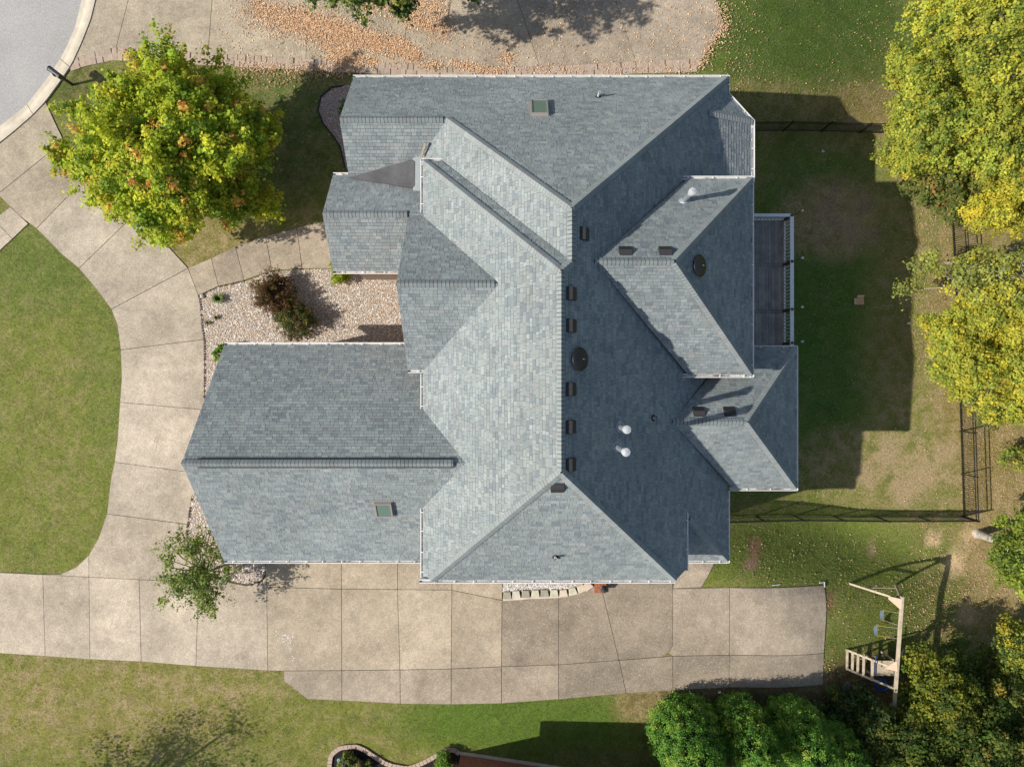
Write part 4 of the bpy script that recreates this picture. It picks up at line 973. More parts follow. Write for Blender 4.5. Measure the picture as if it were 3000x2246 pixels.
for t in (.02, .135, .25, .37, .55): wood('rung', l1.lerp(t1_, t) + Vector((0, .05, .05)), l2.lerp(t2_, t) + Vector((0, -.05, .05)), .11, .035)
gp = MB(); k0 = t1_ + Vector((0, 0, .12)); gp.add([k0 + Vector((.0, .45, .10)), k0 + Vector((.05, -.05, .10)), k0 + Vector((-.38, -.02, -.18)), k0 + Vector((-.30, .10, -.12))], [(0, 1, 2, 3)]); gp.add([Vector(q_) - Vector((0, 0, .02)) for q_ in gp.v], [(3, 2, 1, 0)]); gp.build('gusset', M['gusset'], sw)
r1 = Vector((2 * t1_.x - l1.x + .05, t1_.y, g(2 * t1_.x - l1.x, t1_.y))); r2 = Vector((2 * t2_.x - l2.x + .05, t2_.y, g(2 * t2_.x - l2.x, t2_.y)))
wood('leg', r1, t1_); wood('leg', r2, t2_)
pz = sg.z + 1.05; pa = P(2556, 1934, pz); pbb = P(2618, 1978, pz)
for k in range(6):
    ya = pa.y + (pbb.y - pa.y) * k / 6; MB().box(((pa.x + pbb.x) / 2, ya - .06, pz), (pbb.x - pa.x, .115, .035)).build('platform_board', M['treatedwood'], sw)
for x in (pa.x, pbb.x): wood('platform_frame', (x, pa.y + .05, pz - .06), (x, pbb.y - .02, pz - .06), .05, .10)
for x in (pa.x, pbb.x):
    for y in (pa.y, pbb.y): wood('platform_post', (x, y, g(x, y)), (x, y, pz - .02), .08, .08)
sa = Vector((pbb.x + .02, (pa.y + pbb.y) / 2, pz + .02)); se = P(2690, 1918); sl = MB(); N_ = 12
dirs = Vector(((se - sa).x, (se - sa).y, 0)).normalized(); sdv = Vector((-dirs.y, dirs.x, 0)); prof_ = [(-.27, .16), (-.25, .02), (-.12, 0), (.12, 0), (.25, .02), (.27, .16)]; vs = []
for k in range(N_ + 1):
    t = k / N_; c = sa.lerp(se, t); c.z = sa.z + (se.z + .18 - sa.z) * (sm(t) * .6 + t * .4)
    for s, h in prof_: vs.append(c + sdv * s + Vector((0, 0, h)))
    
sl.add(vs, [(k * 6 + j, k * 6 + j + 1, (k + 1) * 6 + j + 1, (k + 1) * 6 + j) for k in range(N_) for j in range(5)])
so = sl.build('slide', M['slide'], sw); mdf = so.modifiers.new('thick', 'SOLIDIFY'); mdf.thickness = .025
for (px_, py_), tb in (((2583, 1799), (.14, .245)), ((2565, 1844), (.27, .36))):
    s = P(px_, py_, sg.z + .55); Lb = (b1 - b0).length; q0 = b0.lerp(b1, tb[0]); q1 = b0.lerp(b1, tb[1])
    ms = MB(); vs = []
    for k in range(9):
        t = -1 + k / 4; c = s + Vector((.0, -t * .24, .09 * t * t)); 
        for dx in (-.085, .085): vs.append(c + Vector((dx, 0, 0)))
    ms.add(vs, [(2 * k, 2 * k + 1, 2 * k + 3, 2 * k + 2) for k in range(8)]); seat = ms.build('swing_seat', M['blueplastic'], sw); seat.modifiers.new('t', 'SOLIDIFY').thickness = .018
    for t, q in ((-1, q0), (1, q1)):
        e = s + Vector((0, -t * .24, .10)); mid = e.lerp(q, .45)
        for a, b, mm, nn in ((e, mid, 'yellowchain', 'chain_sleeve'), (mid, q, 'chain', 'chain')):
            z = MB().tube(a, b, .012 if nn == 'chain_sleeve' else .010, None, 6).build(nn, M[mm], None); z.parent = seat; z.matrix_parent_inverse = Matrix.Translation(-sw.location)
for z in [o_ for o_ in bpy.data.objects if o_.name.startswith(('chain',)) and o_.parent]: z.matrix_parent_inverse = Matrix.Identity(4)
gs = P(2584, 2005, sg.z + .6); mb = MB(); 
for k in range(16):
    a0, a1 = 2 * math.pi * k / 16, 2 * math.pi * (k + 1) / 16
    mb.tube(gs + Vector((.30 * math.cos(a0), .24 * math.sin(a0), 0)), gs + Vector((.30 * math.cos(a1), .24 * math.sin(a1), 0)), .07, .07, 8, False)
ring = mb.build('ring_swing', M['brightblue'], sw)
for s in (-1, 1):
    z = MB().tube(gs + Vector((.1, s * .22, .05)), b0.lerp(b1, .80 + s * .05), .010, None, 6).build('chain', M['chain'], None); z.parent = ring; z.matrix_parent_inverse = Matrix.Identity(4)
wood('hanging_bar', P(2566, 1920, pz + .5), P(2564, 1972, pz + .5), .03, .03, 'brightblue')

# ------------------------------------------------------------------ small things lying about
p = P(2516, 880); bxo = thing('cardboard_box', 'opened brown cardboard box lying on the shaded back lawn', 'box', p)
mb = MB().box(p + Vector((0, -.06, .10)), (.36, .34, .20)); mb.build('box_body', M['cardboard'], bxo)
MB().box(p + Vector((.01, .19, .19)), (.34, .15, .008), Matrix.Rotation(.5, 3, 'X')).build('flap', M['cardboard2'], bxo); MB().box(p + Vector((-.24, -.06, .16)), (.12, .32, .008), Matrix.Rotation(-.6, 3, 'Y')).build('flap', M['cardboard2'], bxo)
p = P(2400, 1706); q = P(2414, 1703); r = P(2415, 1718); mb = MB(); up = Vector((0, 0, .05))
mb.tube(p + up, q + up, .028, None, 8).tube(q + up, r + up, .028, None, 8); tag(mb.build('pvc_elbow_pipe', M['pvc']), 'white bent plastic pipe at the corner of the parking pad', 'pipe')
p = P(2263, 1713); q = P(2284, 1710); tag(MB().tube(p + up, q + up, .022, None, 8).build('pvc_pipe', M['pvc']), 'short straight white plastic pipe on the grass edge', 'pipe')
p = P(2478, 2008); tag(MB().box(p + Vector((0, 0, .03)), (.42, .36, .05), Matrix.Rotation(.5, 3, 'Z')).build('paving_stone', M['stone']), 'loose grey paving stone lying under the trees by the ladder', 'stone')
cm = bpy.data.objects['paving_stone'].data; colattr(cm, [(.20, .18, .16)] * len(cm.vertices))
p = P(594, 868); sp_ = thing('spotlight', 'small pale ground spotlight at the corner of the gravel bed', 'lamp', p)
MB().lathe(p + Vector((0, 0, .02)), (.2, .2, 1), [(.10, 0), (.12, .05), (.10, .10), (.04, .13)], 14).build('lamp_head', varied('aged_zinc', (.42, .42, .38), .5, .4), sp_, True); MB().box(p + Vector((-.14, 0, .06)), (.07, .10, .10)).build('lamp_clamp', M['black_metal'], sp_)
p = P(993, 2224); tag(MB().lathe(p + Vector((0, 0, .02)), (0, 0, 1), [(.08, 0), (.08, .04), (.04, .05), (.03, .03)], 14).build('sprinkler_cap', M['teal']), 'round teal plastic cap in the dark mulch', 'cap')
for (a, b, lb) in ((2410, 444, 'white scrap on the shaded grass near the north fence'), (2660, 947, 'white scrap at the edge of the house shadow'), (2106, 2025, 'white scrap on the bare soil beside the parking pad'), (2497, 2010, 'white scrap under the trees by the swing ladder')):
    p = P(a, b); mb = MB(); mb.add([p + Vector((-.09, -.05, .03)), p + Vector((.08, -.06, .05)), p + Vector((.10, .05, .02)), p + Vector((-.03, .08, .06))], [(0, 1, 2), (0, 2, 3)])
    tag(mb.build('litter_scrap', M['pvc']), lb, 'litter')

# ------------------------------------------------------------------ vegetation
def rand_dirs(n, zmin=-.35):
    d = unit(rng.normal(size=(n * 3, 3))); d = d[d[:, 2] > zmin][:n]; return d
def make_cols(base_pal, wts, nsh, per, jitter=.14):
    pal = np.array(base_pal); wts = np.array(wts) / sum(wts); idx = rng.choice(len(pal), nsh, p=wts); c = pal[idx] * rng.uniform(1 - jitter, 1 + jitter, (nsh, 1))
    c = np.repeat(c, per, axis=0); alt = rng.random(len(c)) < .25; c[alt] = pal[rng.choice(len(pal), alt.sum(), p=wts)]
    return c * rng.uniform(.82, 1.2, (len(c), 1))
def tree(name, label, base_px, lobes, nleaf, size, pal, wts, tr=.16, group=None, cat='tree', per=60, spread=.19, sl=.55, bright=1.0, tipcol=None, trunk_mat='bark', updir=.55, base_xy=None, gaps=.0, crown_mat='leaf', trunk_top=None):
    b = P(*base_px) if base_xy is None else Vector((*base_xy, g(*base_xy)))
    o = thing(name, label, cat, b, group)
    L3 = [(P(px, py, z), r, rz) for px, py, z, r, rz in lobes]; wt = np.array([r ** 2 for _, r, _ in L3]); wt /= wt.sum(); C_, N_, A_, K_ = [], [], [], []
    tm = MB(); zl = min(c.z - rz for c, r, rz in L3); mean = sum((c * (r ** 2) for c, r, _ in L3), Vector()) / sum(r ** 2 for _, r, _ in L3)
    fork = trunk_top or Vector((b.x * .45 + mean.x * .55, b.y * .45 + mean.y * .55, max(b.z + .8, zl + .2)))
    mid = b.lerp(fork, .5) + Vector((random.uniform(-.1, .1), random.uniform(-.1, .1), 0))
    tm.tube(b - Vector((0, 0, .2)), b + Vector((0, 0, .25)), tr * 1.5, tr * 1.05, 10, False); tm.tube(b + Vector((0, 0, .25)), mid, tr * 1.05, tr * .9, 10, False); tm.tube(mid, fork, tr * .9, tr * .8, 10, False)
    for (c, r, rz), q in zip(L3, wt):
        ns = max(6, int(nleaf * q / per)); d = rand_dirs(ns); ns = len(d)
        if gaps: 
            keep = rng.random(ns) > gaps; d = d[keep]; ns = len(d)
        cc = np.array(c); rad = np.array([r, r, rz]); rr = rng.uniform(.62, 1.05, ns)[:, None] * (1 + .10 * rng.normal(size=(ns, 1)))
        s0 = cc + d * rad * (rr - sl / max(r, .3) * .5); dirv = unit(d + np.array([0, 0, updir]) + rng.normal(size=(ns, 3)) * .25)
        tt = rng.random((ns, per, 1)); ln = rng.uniform(.6, 1.2, (ns, 1, 1)) * sl
        axis = s0[:, None] + dirv[:, None] * tt * ln; offr = rng.normal(size=(ns, per, 3)) * spread * (1.15 - .8 * tt); pt = axis + offr
        C_.append(pt.reshape(-1, 3)); nn = unit(unit(offr).reshape(-1, 3) * .75 + np.repeat(dirv, per, 0) * .55 + np.array([0, 0, .45]) + rng.normal(size=(ns * per, 3)) * .35); N_.append(nn)
        kc = make_cols(pal, wts, ns, per, .24) * random.uniform(.86, 1.12)
        if tipcol is not None:
            tc, pr = tipcol; sh = np.repeat(rng.random(ns) < pr, per) & (tt.reshape(-1) > .5); kc[sh] = np.array(tc)[rng.integers(0, len(tc), sh.sum())] * rng.uniform(.8, 1.2, (sh.sum(), 1))
        K_.append(np.clip(kc * bright * np.array([1, 1, .72 if bright > 1.2 else 1.0]), 0, .82)); A_.append(np.repeat(dirv, per, 0) + rng.normal(size=(ns * per, 3)) * .7)
        m2 = fork.lerp(c, .55) + Vector((random.uniform(-.2, .2), random.uniform(-.2, .2), random.uniform(0, .3))); r0 = max(.03, tr * .55 * math.sqrt(q * 3 + .1))
        tm.tube(fork, m2, r0, r0 * .7, 6, False); tm.tube(m2, c, r0 * .7, r0 * .45, 6, False)
        for k in range(min(ns, 22)): 
            e = Vector(s0[k] + dirv[k] * .15); tm.tube(Vector(cc).lerp(e, .05), e, r0 * .32, .006, 4, False)
    C_ = np.concatenate(C_); n = len(C_)
    link('crown', leaves_mesh('crown', C_, size * rng.choice([.55, .8, 1.0, 1.2, 1.5], n), np.concatenate(N_), np.concatenate(K_), A=np.concatenate(A_)), M[crown_mat], o)
    tm.build('trunk', M[trunk_mat], o, True); return o
def scatter_lobes(px, py, z, R, Rz, n, r, seed, squash=1.0):
    """n small lobes spread through an ellipsoid crown given by its pixel centre"""
    rr = random.Random(seed); out = []; s = F / (H - z)
    while len(out) < n:
        a, b, c = rr.uniform(-1, 1), rr.uniform(-1, 1), rr.uniform(-.8, 1)
        q = a * a + b * b + c * c
        if q > 1 or q < .22: continue
        zz = z + c * Rz; D = H - zz; cx_ = (px - CX) / s + a * R; cy_ = (CY - py) / s + b * R * squash; k = rr.uniform(.75, 1.25) * r
        out.append((CX + cx_ * F / D, CY - cy_ * F / D, zz, k, k * .9))
    return out
# maple at the front
MAP = [(.580, .610, .045), (.460, .550, .045), (.320, .440, .040), (.660, .600, .065), (.200, .320, .033)]
tree('maple_tree', 'broad young maple turning yellow with orange tips between street and house', (600, 500),
     scatter_lobes(522, 432, 4.6, 3.35, 2.4, 78, .98, 5, .95) + [(200, 480, 3.6, .45, .4), (195, 440, 3.7, .4, .35), (230, 330, 4.2, .5, .5), (500, 185, 4.6, .5, .5), (470, 690, 3.0, .5, .4), (535, 690, 3.0, .45, .4), (330, 640 - 60, 3.4, .8, .7), (760, 600, 3.2, .9, .7), (790, 610, 3.0, .6, .5), (250, 500, 3.6, .8, .7)], 125000, .130, MAP, [.30, .30, .20, .08, .12], .17,
     tipcol=([(.74, .46, .09), (.76, .58, .11), (.74, .62, .12), (.66, .22, .07)], .08), per=85, sl=.95, spread=.19, updir=.75)
# right-hand trees
YG = [(.500, .520, .075), (.390, .450, .070), (.610, .560, .070), (.270, .350, .060), (.170, .240, .045)]
YW = [(.680, .580, .065), (.590, .550, .070), (.500, .510, .070), (.340, .400, .060), (.690, .520, .055)]
GR = [(.14, .21, .045), (.21, .27, .05), (.09, .15, .04), (.28, .31, .06), (.06, .105, .032)]
grp = 'trees along the back boundary'
tree('shade_tree', 'large yellow-green tree reaching over the north end of the yard', (2790, 300), scatter_lobes(2785, 255, 3.0, 2.75, 2.2, 30, .98, 1) + [(2655, 190, 2.4, .9, .8), (2635, 240, 2.2, .75, .7), (2690, 330, 2.0, .85, .8)], 62000, .105, YG, [.3, .3, .14, .16, .1], .18, grp, updir=.5, sl=.42, spread=.16)
tree('shade_tree', 'tall yellow-green tree cropped by the top right corner', (2920, 60), scatter_lobes(2945, 80, 4.0, 3.4, 2.4, 34, 1.1, 2), 64000, .105, YG, [.28, .26, .24, .13, .09], .2, grp, updir=.5, sl=.42, spread=.16)
tree('shade_tree', 'yellow-green tree at the right edge below the corner tree', (2960, 400), scatter_lobes(3005, 370, 3.2, 2.3, 1.8, 24, .95, 3), 42000, .10, YG, [.3, .3, .16, .14, .1], .16, grp, updir=.5, sl=.42, spread=.16)
tree('shade_tree', 'small golden tree crown overhanging the end of the north fence', (2700, 400), scatter_lobes(2700, 405, 1.2, 1.35, 1.2, 12, .75, 4) + [(2625, 480, .2, .5, .4), (2600, 465, .2, .4, .35)], 22000, .098, [YW[0], YG[0], YG[1], YG[3], YW[2]], [.22, .28, .25, .15, .1], .10, grp, updir=.5, sl=.4, spread=.15)
tree('leafy_shrub', 'vine-covered green and rusty thicket at the top of the back fence', (2770, 560), scatter_lobes(2780, 515, -.2, 1.9, .8, 22, .75, 6) + [(2700, 560, -1.8, .7, .6), (2790, 620, -1.8, .7, .5), (2680, 520, -1.8, .6, .5)], 17000, .14, [(.10, .13, .04), (.15, .155, .05), (.07, .10, .035), (.26, .16, .07), (.20, .18, .06)], [.3, .25, .2, .12, .13], .07, None, 'shrub', updir=.2, sl=.35, spread=.2, bright=1.7)
tree('shade_tree', 'bright golden tree at the right edge above the fence corner', (2930, 600), scatter_lobes(2955, 560, 1.4, 1.7, 1.4, 20, .78, 7) + [(2965, 660, 1.0, .55, .5)], 38000, .098, YW, [.34, .3, .2, .1, .06], .13, grp, updir=.5, sl=.38, spread=.15)
tree('shade_tree', 'sparse pale tree with bare grey branches over the back fence', (2880, 800), scatter_lobes(2925, 825, 1.4, 2.3, 1.4, 26, .8, 8, .52) + [(2660, 850, .6, .5, .4), (2700, 780, .8, .55, .5), (2720, 760, .6, .5, .5)], 15000, .11, [(.20, .215, .07), (.16, .18, .06), (.26, .25, .06), (.11, .135, .05), (.30, .27, .04)], [.3, .25, .2, .15, .1], .15, grp, trunk_mat='palebark', updir=.5, sl=.42, spread=.2, gaps=.2, bright=2.1)
tree('shade_tree', 'dense yellow tree hanging over the middle of the back fence', (2880, 1010), scatter_lobes(2872, 1000, 1.4, 2.15, 1.5, 26, .82, 9, .9) + [(2735, 960, .8, .65, .6), (2705, 935, .6, .4, .35), (2755, 1085, .6, .7, .6), (2800, 1130, .5, .65, .6)], 54000, .10, [YW[1], YG[0], YG[1], YW[0], YG[3]], [.26, .26, .22, .16, .1], .15, grp, updir=.5, sl=.4, spread=.15)
tree('shade_tree', 'lemon yellow tree at the right edge over the iron fence', (2985, 1080), scatter_lobes(2985, 1060, 1.8, 2.4, 1.7, 24, .9, 10), 46000, .10, [YW[1], YG[0], YG[1], YW[0], YG[3]], [.3, .26, .2, .14, .1], .15, grp, updir=.5, sl=.4, spread=.15)
tree('leafy_shrub', 'bluish green bush behind the iron fence under the yellow tree', (2890, 1150), scatter_lobes(2900, 1170, -1.2, .9, .9, 9, .6, 12), 6500, .09, GR, [.3, .2, .25, .1, .15], .06, None, 'shrub')
lt = P(2862, 1562)
tree('leaning_tree', 'feathery green tree with a pale bare leaning trunk right of the swing set', (2862, 1562), scatter_lobes(3075, 1610, 1.0, 1.9, 1.9, 24, .9, 13, 1.2) + [(3010, 1700, -.5, .8, .9), (3010, 1510, -.6, .7, .7), (2990, 1600, .2, .5, .5)], 26000, .11, [(.11, .16, .03), (.16, .20, .035), (.07, .11, .028), (.20, .23, .04), (.05, .08, .02)], [.3, .25, .2, .15, .1], .20, None, trunk_mat='palebark', updir=.9, bright=1.9, trunk_top=P(2960, 1592, .2))
tree('shade_tree', 'green and gold bush at the right edge below the leaning tree', (2985, 1880), scatter_lobes(2995, 1900, -.6, 1.3, 1.2, 14, .75, 14), 14000, .10, [YW[0], YG[1], GR[0], GR[2], YG[0]], [.22, .25, .2, .2, .13], .08, grp)
tree('leafy_shrub', 'low green growth at the right edge beside the fence corner', (2990, 1330), scatter_lobes(3000, 1330, -1.8, .9, .7, 8, .55, 15), 5000, .09, [YG[1], GR[1], GR[0], YW[2], (.25, .15, .06)], [.3, .25, .2, .15, .1], .05, None, 'shrub')
# trees at the bottom right
gr2 = 'trees behind the swing set'
tree('mixed_tree', 'dark blue-green tree between the evergreens and the swing set', (2480, 2100), scatter_lobes(2470, 2140, 1.3, 1.9, 1.9, 22, .75, 16, .95) + [(2500, 2060, .2, .5, .6), (2530, 2030, .2, .45, .55)], 24000, .11, [(.045, .095, .036), (.07, .11, .045), (.03, .06, .03), (.10, .14, .05), (.18, .18, .04)], [.32, .25, .2, .13, .1], .12, gr2, updir=.9, bright=1.25)
tree('mixed_tree', 'yellow-tipped green tree overhanging the slide', (2730, 2010), scatter_lobes(2735, 2020, 1.0, 1.45, 1.5, 18, .75, 17), 22000, .11, [(.24, .26, .04), (.15, .18, .035), (.09, .13, .03), (.28, .24, .05), (.05, .085, .022)], [.28, .26, .2, .1, .16], .12, gr2, updir=.8, bright=1.25)
tree('mixed_tree', 'mid green tree at the bottom edge below the swing beam', (2640, 2180), scatter_lobes(2650, 2190, 1.6, 1.9, 1.6, 20, .8, 18), 24000, .11, [(.10, .155, .03), (.07, .11, .028), (.17, .19, .04), (.045, .08, .022), (.24, .21, .05)], [.3, .27, .18, .15, .1], .13, gr2, updir=.8, bright=1.25)
tree('mixed_tree', 'deep green tree in the bottom right beyond the slide', (2830, 2130), scatter_lobes(2840, 2150, 1.4, 1.9, 1.6, 22, .8, 19), 26000, .11, [(.060, .115, .026), (.10, .14, .03), (.04, .075, .02), (.15, .17, .04), (.22, .19, .05)], [.34, .26, .22, .12, .06], .13, gr2, updir=.7, bright=1.25)
tree('mixed_tree', 'olive tree cropped by the bottom right corner', (2980, 2150), scatter_lobes(2985, 2150, 1.2, 1.8, 1.6, 20, .8, 20), 22000, .11, [(.13, .16, .040), (.10, .13, .035), (.06, .09, .025), (.22, .20, .06), (.30, .22, .05)], [.3, .28, .24, .12, .06], .13, gr2, updir=.7, bright=1.25)
tree('leafy_shrub', 'dark green undergrowth right of the slide', (2870, 1990), scatter_lobes(2890, 1990, -1.0, 1.7, 1.0, 16, .75, 21), 15000, .10, [GR[0], GR[2], GR[4], GR[1], YG[1]], [.3, .26, .2, .14, .1], .06, None, 'shrub')
# young tree at the garage corner
tree('ornamental_tree', 'small open green tree leaning over the drive at the garage corner', (640, 1660), scatter_lobes(575, 1655, 2.8, 1.75, .7, 34, .42, 22) + [(480, 1690, 2.4, .40, .35), (500, 1600, 2.4, .4, .35), (590, 1780, 2.4, .45, .35), (640, 1740, 2.6, .5, .4), (520, 1570, 2.2, .4, .3), (480, 1760, 2.2, .35, .3)], 8200, .095, [(.19, .27, .06), (.26, .33, .07), (.14, .21, .05), (.34, .40, .09), (.40, .44, .10)], [.36, .28, .2, .14, .02], .06, None, updir=.0, sl=.8, spread=.12, gaps=.15, per=26)
# neighbour's tree beyond the top edge and a tree beyond the lower left corner (they shade what the picture shows)
tree('neighbour_tree', 'leafy tree over the upper driveway, only its lowest sprigs in view', (1000, -330), None or (scatter_lobes(1215, -185, 6.0, 3.6, 2.3, 34, .9, 23, .78) + [(920, -5, 5.0, .28, .25), (985, -14, 5.0, .32, .2), (1045, -8, 5.0, .3, .2), (1195, 8, 5.0, .35, .3), (1180, 40, 4.8, .30, .3), (1120, -10, 5, .3, .2)]), 24000, .13, GR, [.35, .25, .2, .1, .1], .2, None, gaps=.15)
tree('yard_tree', 'tree beyond the lower left corner casting a soft round shadow on the lawn', (0, 0), scatter_lobes(0, 2550, 5.2, 3.3, 2.2, 34, .95, 24), 15000, .09, GR, [.35, .25, .2, .1, .1], .2, None, base_xy=(-20.6, -19.8), gaps=.2, spread=.42)
# ------------------------------------------------------------------ evergreens
def evergreen(label, px, py, hgt, R, seed, nplume=230, gold=.2):
    b = P(px, py); o = thing('arborvitae', label, 'evergreen', b, 'row of rounded evergreens beside the parking pad'); rs = np.random.default_rng(seed)
    def rad(h): t = h / hgt; return R * (np.clip(1 - t, 0, 1) ** .62) * (.72 + .28 * np.clip(t * 5, 0, 1))
    n = nplume; hh = hgt * (1 - (1 - rs.random(n)) ** .62) * .985; a = rs.uniform(0, 6.283, n); r = rad(hh) * rs.uniform(.80, 1.04, n)
    base_ = np.stack([b.x + r * np.cos(a), b.y + r * np.sin(a), b.z + hh], 1); out = np.stack([np.cos(a), np.sin(a), np.zeros(n)], 1); per = 84
    tt = rs.random((n, per, 1)); dirv = unit(out * .55 + np.array([0, 0, 1.0]) + rs.normal(size=(n, 3)) * .15)
    pt = base_[:, None] + dirv[:, None] * (tt - .35) * .62 + rs.normal(size=(n, per, 3)) * .13 * (1.15 - .8 * tt)
    nn = unit(np.repeat(out, per, 0) * .9 + np.array([0, 0, .5]) + rs.normal(size=(n * per, 3)) * .45)
    pal_ = np.array([(.120, .270, .036), (.165, .330, .044), (.085, .205, .030), (.240, .380, .050), (.330, .420, .060)]); w_ = np.array([.34, .26, .2, .2 * (1 - gold), .2 * gold + .02]); w_ /= w_.sum()
    cc = np.repeat(pal_[rs.choice(5, n, p=w_)], per, 0); cc = cc * rs.uniform(.8, 1.25, (n * per, 1))
    global rng; keep = rng; rng = rs
    link('crown', leaves_mesh('crown', pt.reshape(-1, 3), rs.uniform(.05, .11, n * per), nn, cc, aspect=.55, A=np.repeat(dirv, per, 0) + rs.normal(size=(n * per, 3)) * .5), M['needle'], o); rng = keep
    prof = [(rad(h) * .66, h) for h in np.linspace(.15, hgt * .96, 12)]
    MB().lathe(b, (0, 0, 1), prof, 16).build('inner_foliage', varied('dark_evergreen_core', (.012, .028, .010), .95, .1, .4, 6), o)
    MB().tube(b - Vector((0, 0, .2)), b + Vector((0, 0, hgt * .5)), .13, .06, 8).build('trunk', M['bark'], o)
evergreen('largest bright green rounded evergreen at the left end of the row', 1992, 2118, 5.2, 1.85, 31, 560, .30)
evergreen('second rounded evergreen from the left end of the row', 2150, 2100, 5.2, 1.5, 32, 420, .15)
evergreen('third rounded evergreen, darker, below the middle of the parking pad', 2297, 2102, 5.0, 1.5, 33, 400, .2)
evergreen('fourth rounded evergreen, at the right end of the row', 2405, 2150, 4.5, 1.25, 34, 300, .12)
# ------------------------------------------------------------------ small plants
tree('barberry_shrub', 'larger brown-red twiggy shrub in the tan gravel bed', (822, 858), scatter_lobes(818, 858, 1.25, .78, .5, 14, .56, 40), 13000, .055, [(.13, .065, .04), (.17, .10, .05), (.09, .075, .03), (.10, .045, .03), (.16, .17, .04)], [.3, .25, .25, .15, .05], .03, None, 'shrub', updir=.5, sl=.32, spread=.08, bright=1.3, per=40)
tree('barberry_shrub', 'smaller green and brown shrub nearer the garage gutter in the gravel', (870, 945), scatter_lobes(868, 945, 1.1, .68, .4, 12, .50, 41, .9), 10000, .06, [(.06, .085, .028), (.10, .085, .035), (.13, .08, .045), (.035, .075, .025), (.17, .17, .04)], [.3, .25, .2, .18, .07], .03, None, 'shrub', updir=.5, sl=.3, spread=.09, bright=1.4, per=40)
def grass_clump(label, px, py, n, ln, colr):
    p = P(px, py); o = thing('grass_clump', label, 'plant', p); V_, F_, K_ = [], [], []
    for i in range(n):
        a = random.uniform(0, 6.28); l = ln * random.uniform(.6, 1.1); k = len(V_); d = Vector((math.cos(a), math.sin(a), 0)); s = Vector((-d.y, d.x, 0)) * .012; c = tuple(v * random.uniform(.7, 1.25) for v in colr)
        for t, h in ((0, 0), (.45, .55), (.85, .62), (1.1, .42)):
            q = p + d * l * t * .6 + Vector((0, 0, .02 + h * l)); wd = 1.25 - t
            V_ += [tuple(q - s * wd), tuple(q + s * wd)]; K_ += [c, c]
        F_ += [(k + 2 * j, k + 2 * j + 1, k + 2 * j + 3, k + 2 * j + 2) for j in range(3)]
    me = bpy.data.meshes.new('blades'); me.from_pydata(V_, [], F_); me.update(); colattr(me, K_); link('blades', me, M['leaf'], o)
    MB().lathe(p, (0, 0, 1), [(.05, -.02), (.04, .05), (.01, .09)], 8).build('crown_base', M['soil'], o)
grass_clump('bright green strappy plant near the walk in the gravel bed', 645, 876, 150, .50, (.17, .26, .05)); grass_clump('small olive tuft beside the drive edge in the gravel', 611, 946, 60, .26, (.17, .17, .06)); grass_clump('tiny olive tuft right of the larger tuft in the gravel', 637, 930, 60, .26, (.16, .17, .07))
def small_shrub(label, px, py, z, R, n, size, pal, wts, seed):
    tree('low_shrub', label, (px, py), scatter_lobes(px, py, z, R * .55, R * .5, 7, R * .55, seed), n, size, pal, wts, .025, None, 'shrub', sl=.22, spread=.07, updir=.4, bright=1.6, per=40)
BG = [(.08, .17, .02), (.12, .22, .025), (.05, .11, .02), (.16, .24, .03)]
small_shrub('bright green shrub peeping out left of the garage gutter end', 654, 1040, 1.0, .48, 2600, .07, BG, [.3, .3, .2, .2], 50)
small_shrub('dark green shrub tucked under the north gable edge', 1018, 318, .9, .45, 2200, .07, BG, [.3, .2, .4, .1], 51)
small_shrub('yellow-green shrub below the entry gutter corner', 1005, 810, 1.0, .50, 2600, .07, [(.22, .27, .02), (.17, .23, .02), (.12, .18, .02), (.28, .30, .03)], [.3, .3, .2, .2], 52)
small_shrub('small lime shrub left of the entry roof edge', 988, 775, 1.1, .34, 1500, .06, [(.22, .27, .02), (.17, .23, .02), (.12, .18, .02), (.28, .30, .03)], [.3, .3, .2, .2], 53)
small_shrub('clipped round green bush in the planter beside the brick wall', 1302, 2232, .9, .55, 5200, .06, [(.09, .17, .03), (.12, .20, .035), (.06, .12, .025), (.15, .21, .04)], [.3, .3, .2, .2], 54)
small_shrub('loose rose bush in the dark mulch planter', 1015, 2228, .8, .42, 1500, .075, [(.08, .12, .04), (.12, .15, .05), (.18, .20, .06), (.25, .22, .10)], [.35, .3, .2, .15], 55)
small_shrub('second loose rose bush at the bottom of the mulch planter', 1058, 2240, .8, .36, 1100, .075, [(.08, .12, .04), (.12, .15, .05), (.18, .20, .06), (.22, .16, .10)], [.35, .3, .2, .15], 56)

# ------------------------------------------------------------------ grass blades (nobody could count them)
def in_poly(X, Y, poly):
    r = np.zeros(len(X), bool); m = len(poly); j = m - 1
    for i in range(m):
        (xi, yi), (xj, yj_) = poly[i], poly[j]
        r ^= ((yi > Y) != (yj_ > Y)) & (X < (xj - xi) * (Y - yi) / (yj_ - yi + 1e-12) + xi); j = i
    return r
NBL = 330000
X = rng.uniform(-26.5, 27.5, NBL); Y = rng.uniform(-20, 20, NBL); keep = np.ones(NBL, bool)
hard = [q for q, _ in fd + ld + nd] + [bed1, bed2, bed3, bed4] + [[(552, 786), (620, 757), (691, 723), (779, 692), (870, 669), (945, 649), (1080, 640), (1080, 786), (886, 787), (797, 792), (716, 821), (582, 865)],
        [(32, 607), (84, 656), (0, 735), (-130, 850), (-130, 740), (0, 631)], top_e + bot_e[::-1], pb + [(1345, 2300), (965, 2330)], [(1972, 1722), (2054, 1719), (2105, 1610), (1985, 1610)]]
hard = [[P2(*p) for p in q] for q in hard] + [street_poly, [tuple(p) for p in ki] + [tuple(p) for p in ko[::-1]], [(-3, -6.9), (8.5, -6.9), (8.5, 12), (-6.1, 12), (-6.1, 1), (-11.4, 1.2), (-11.4, -6.9)]]
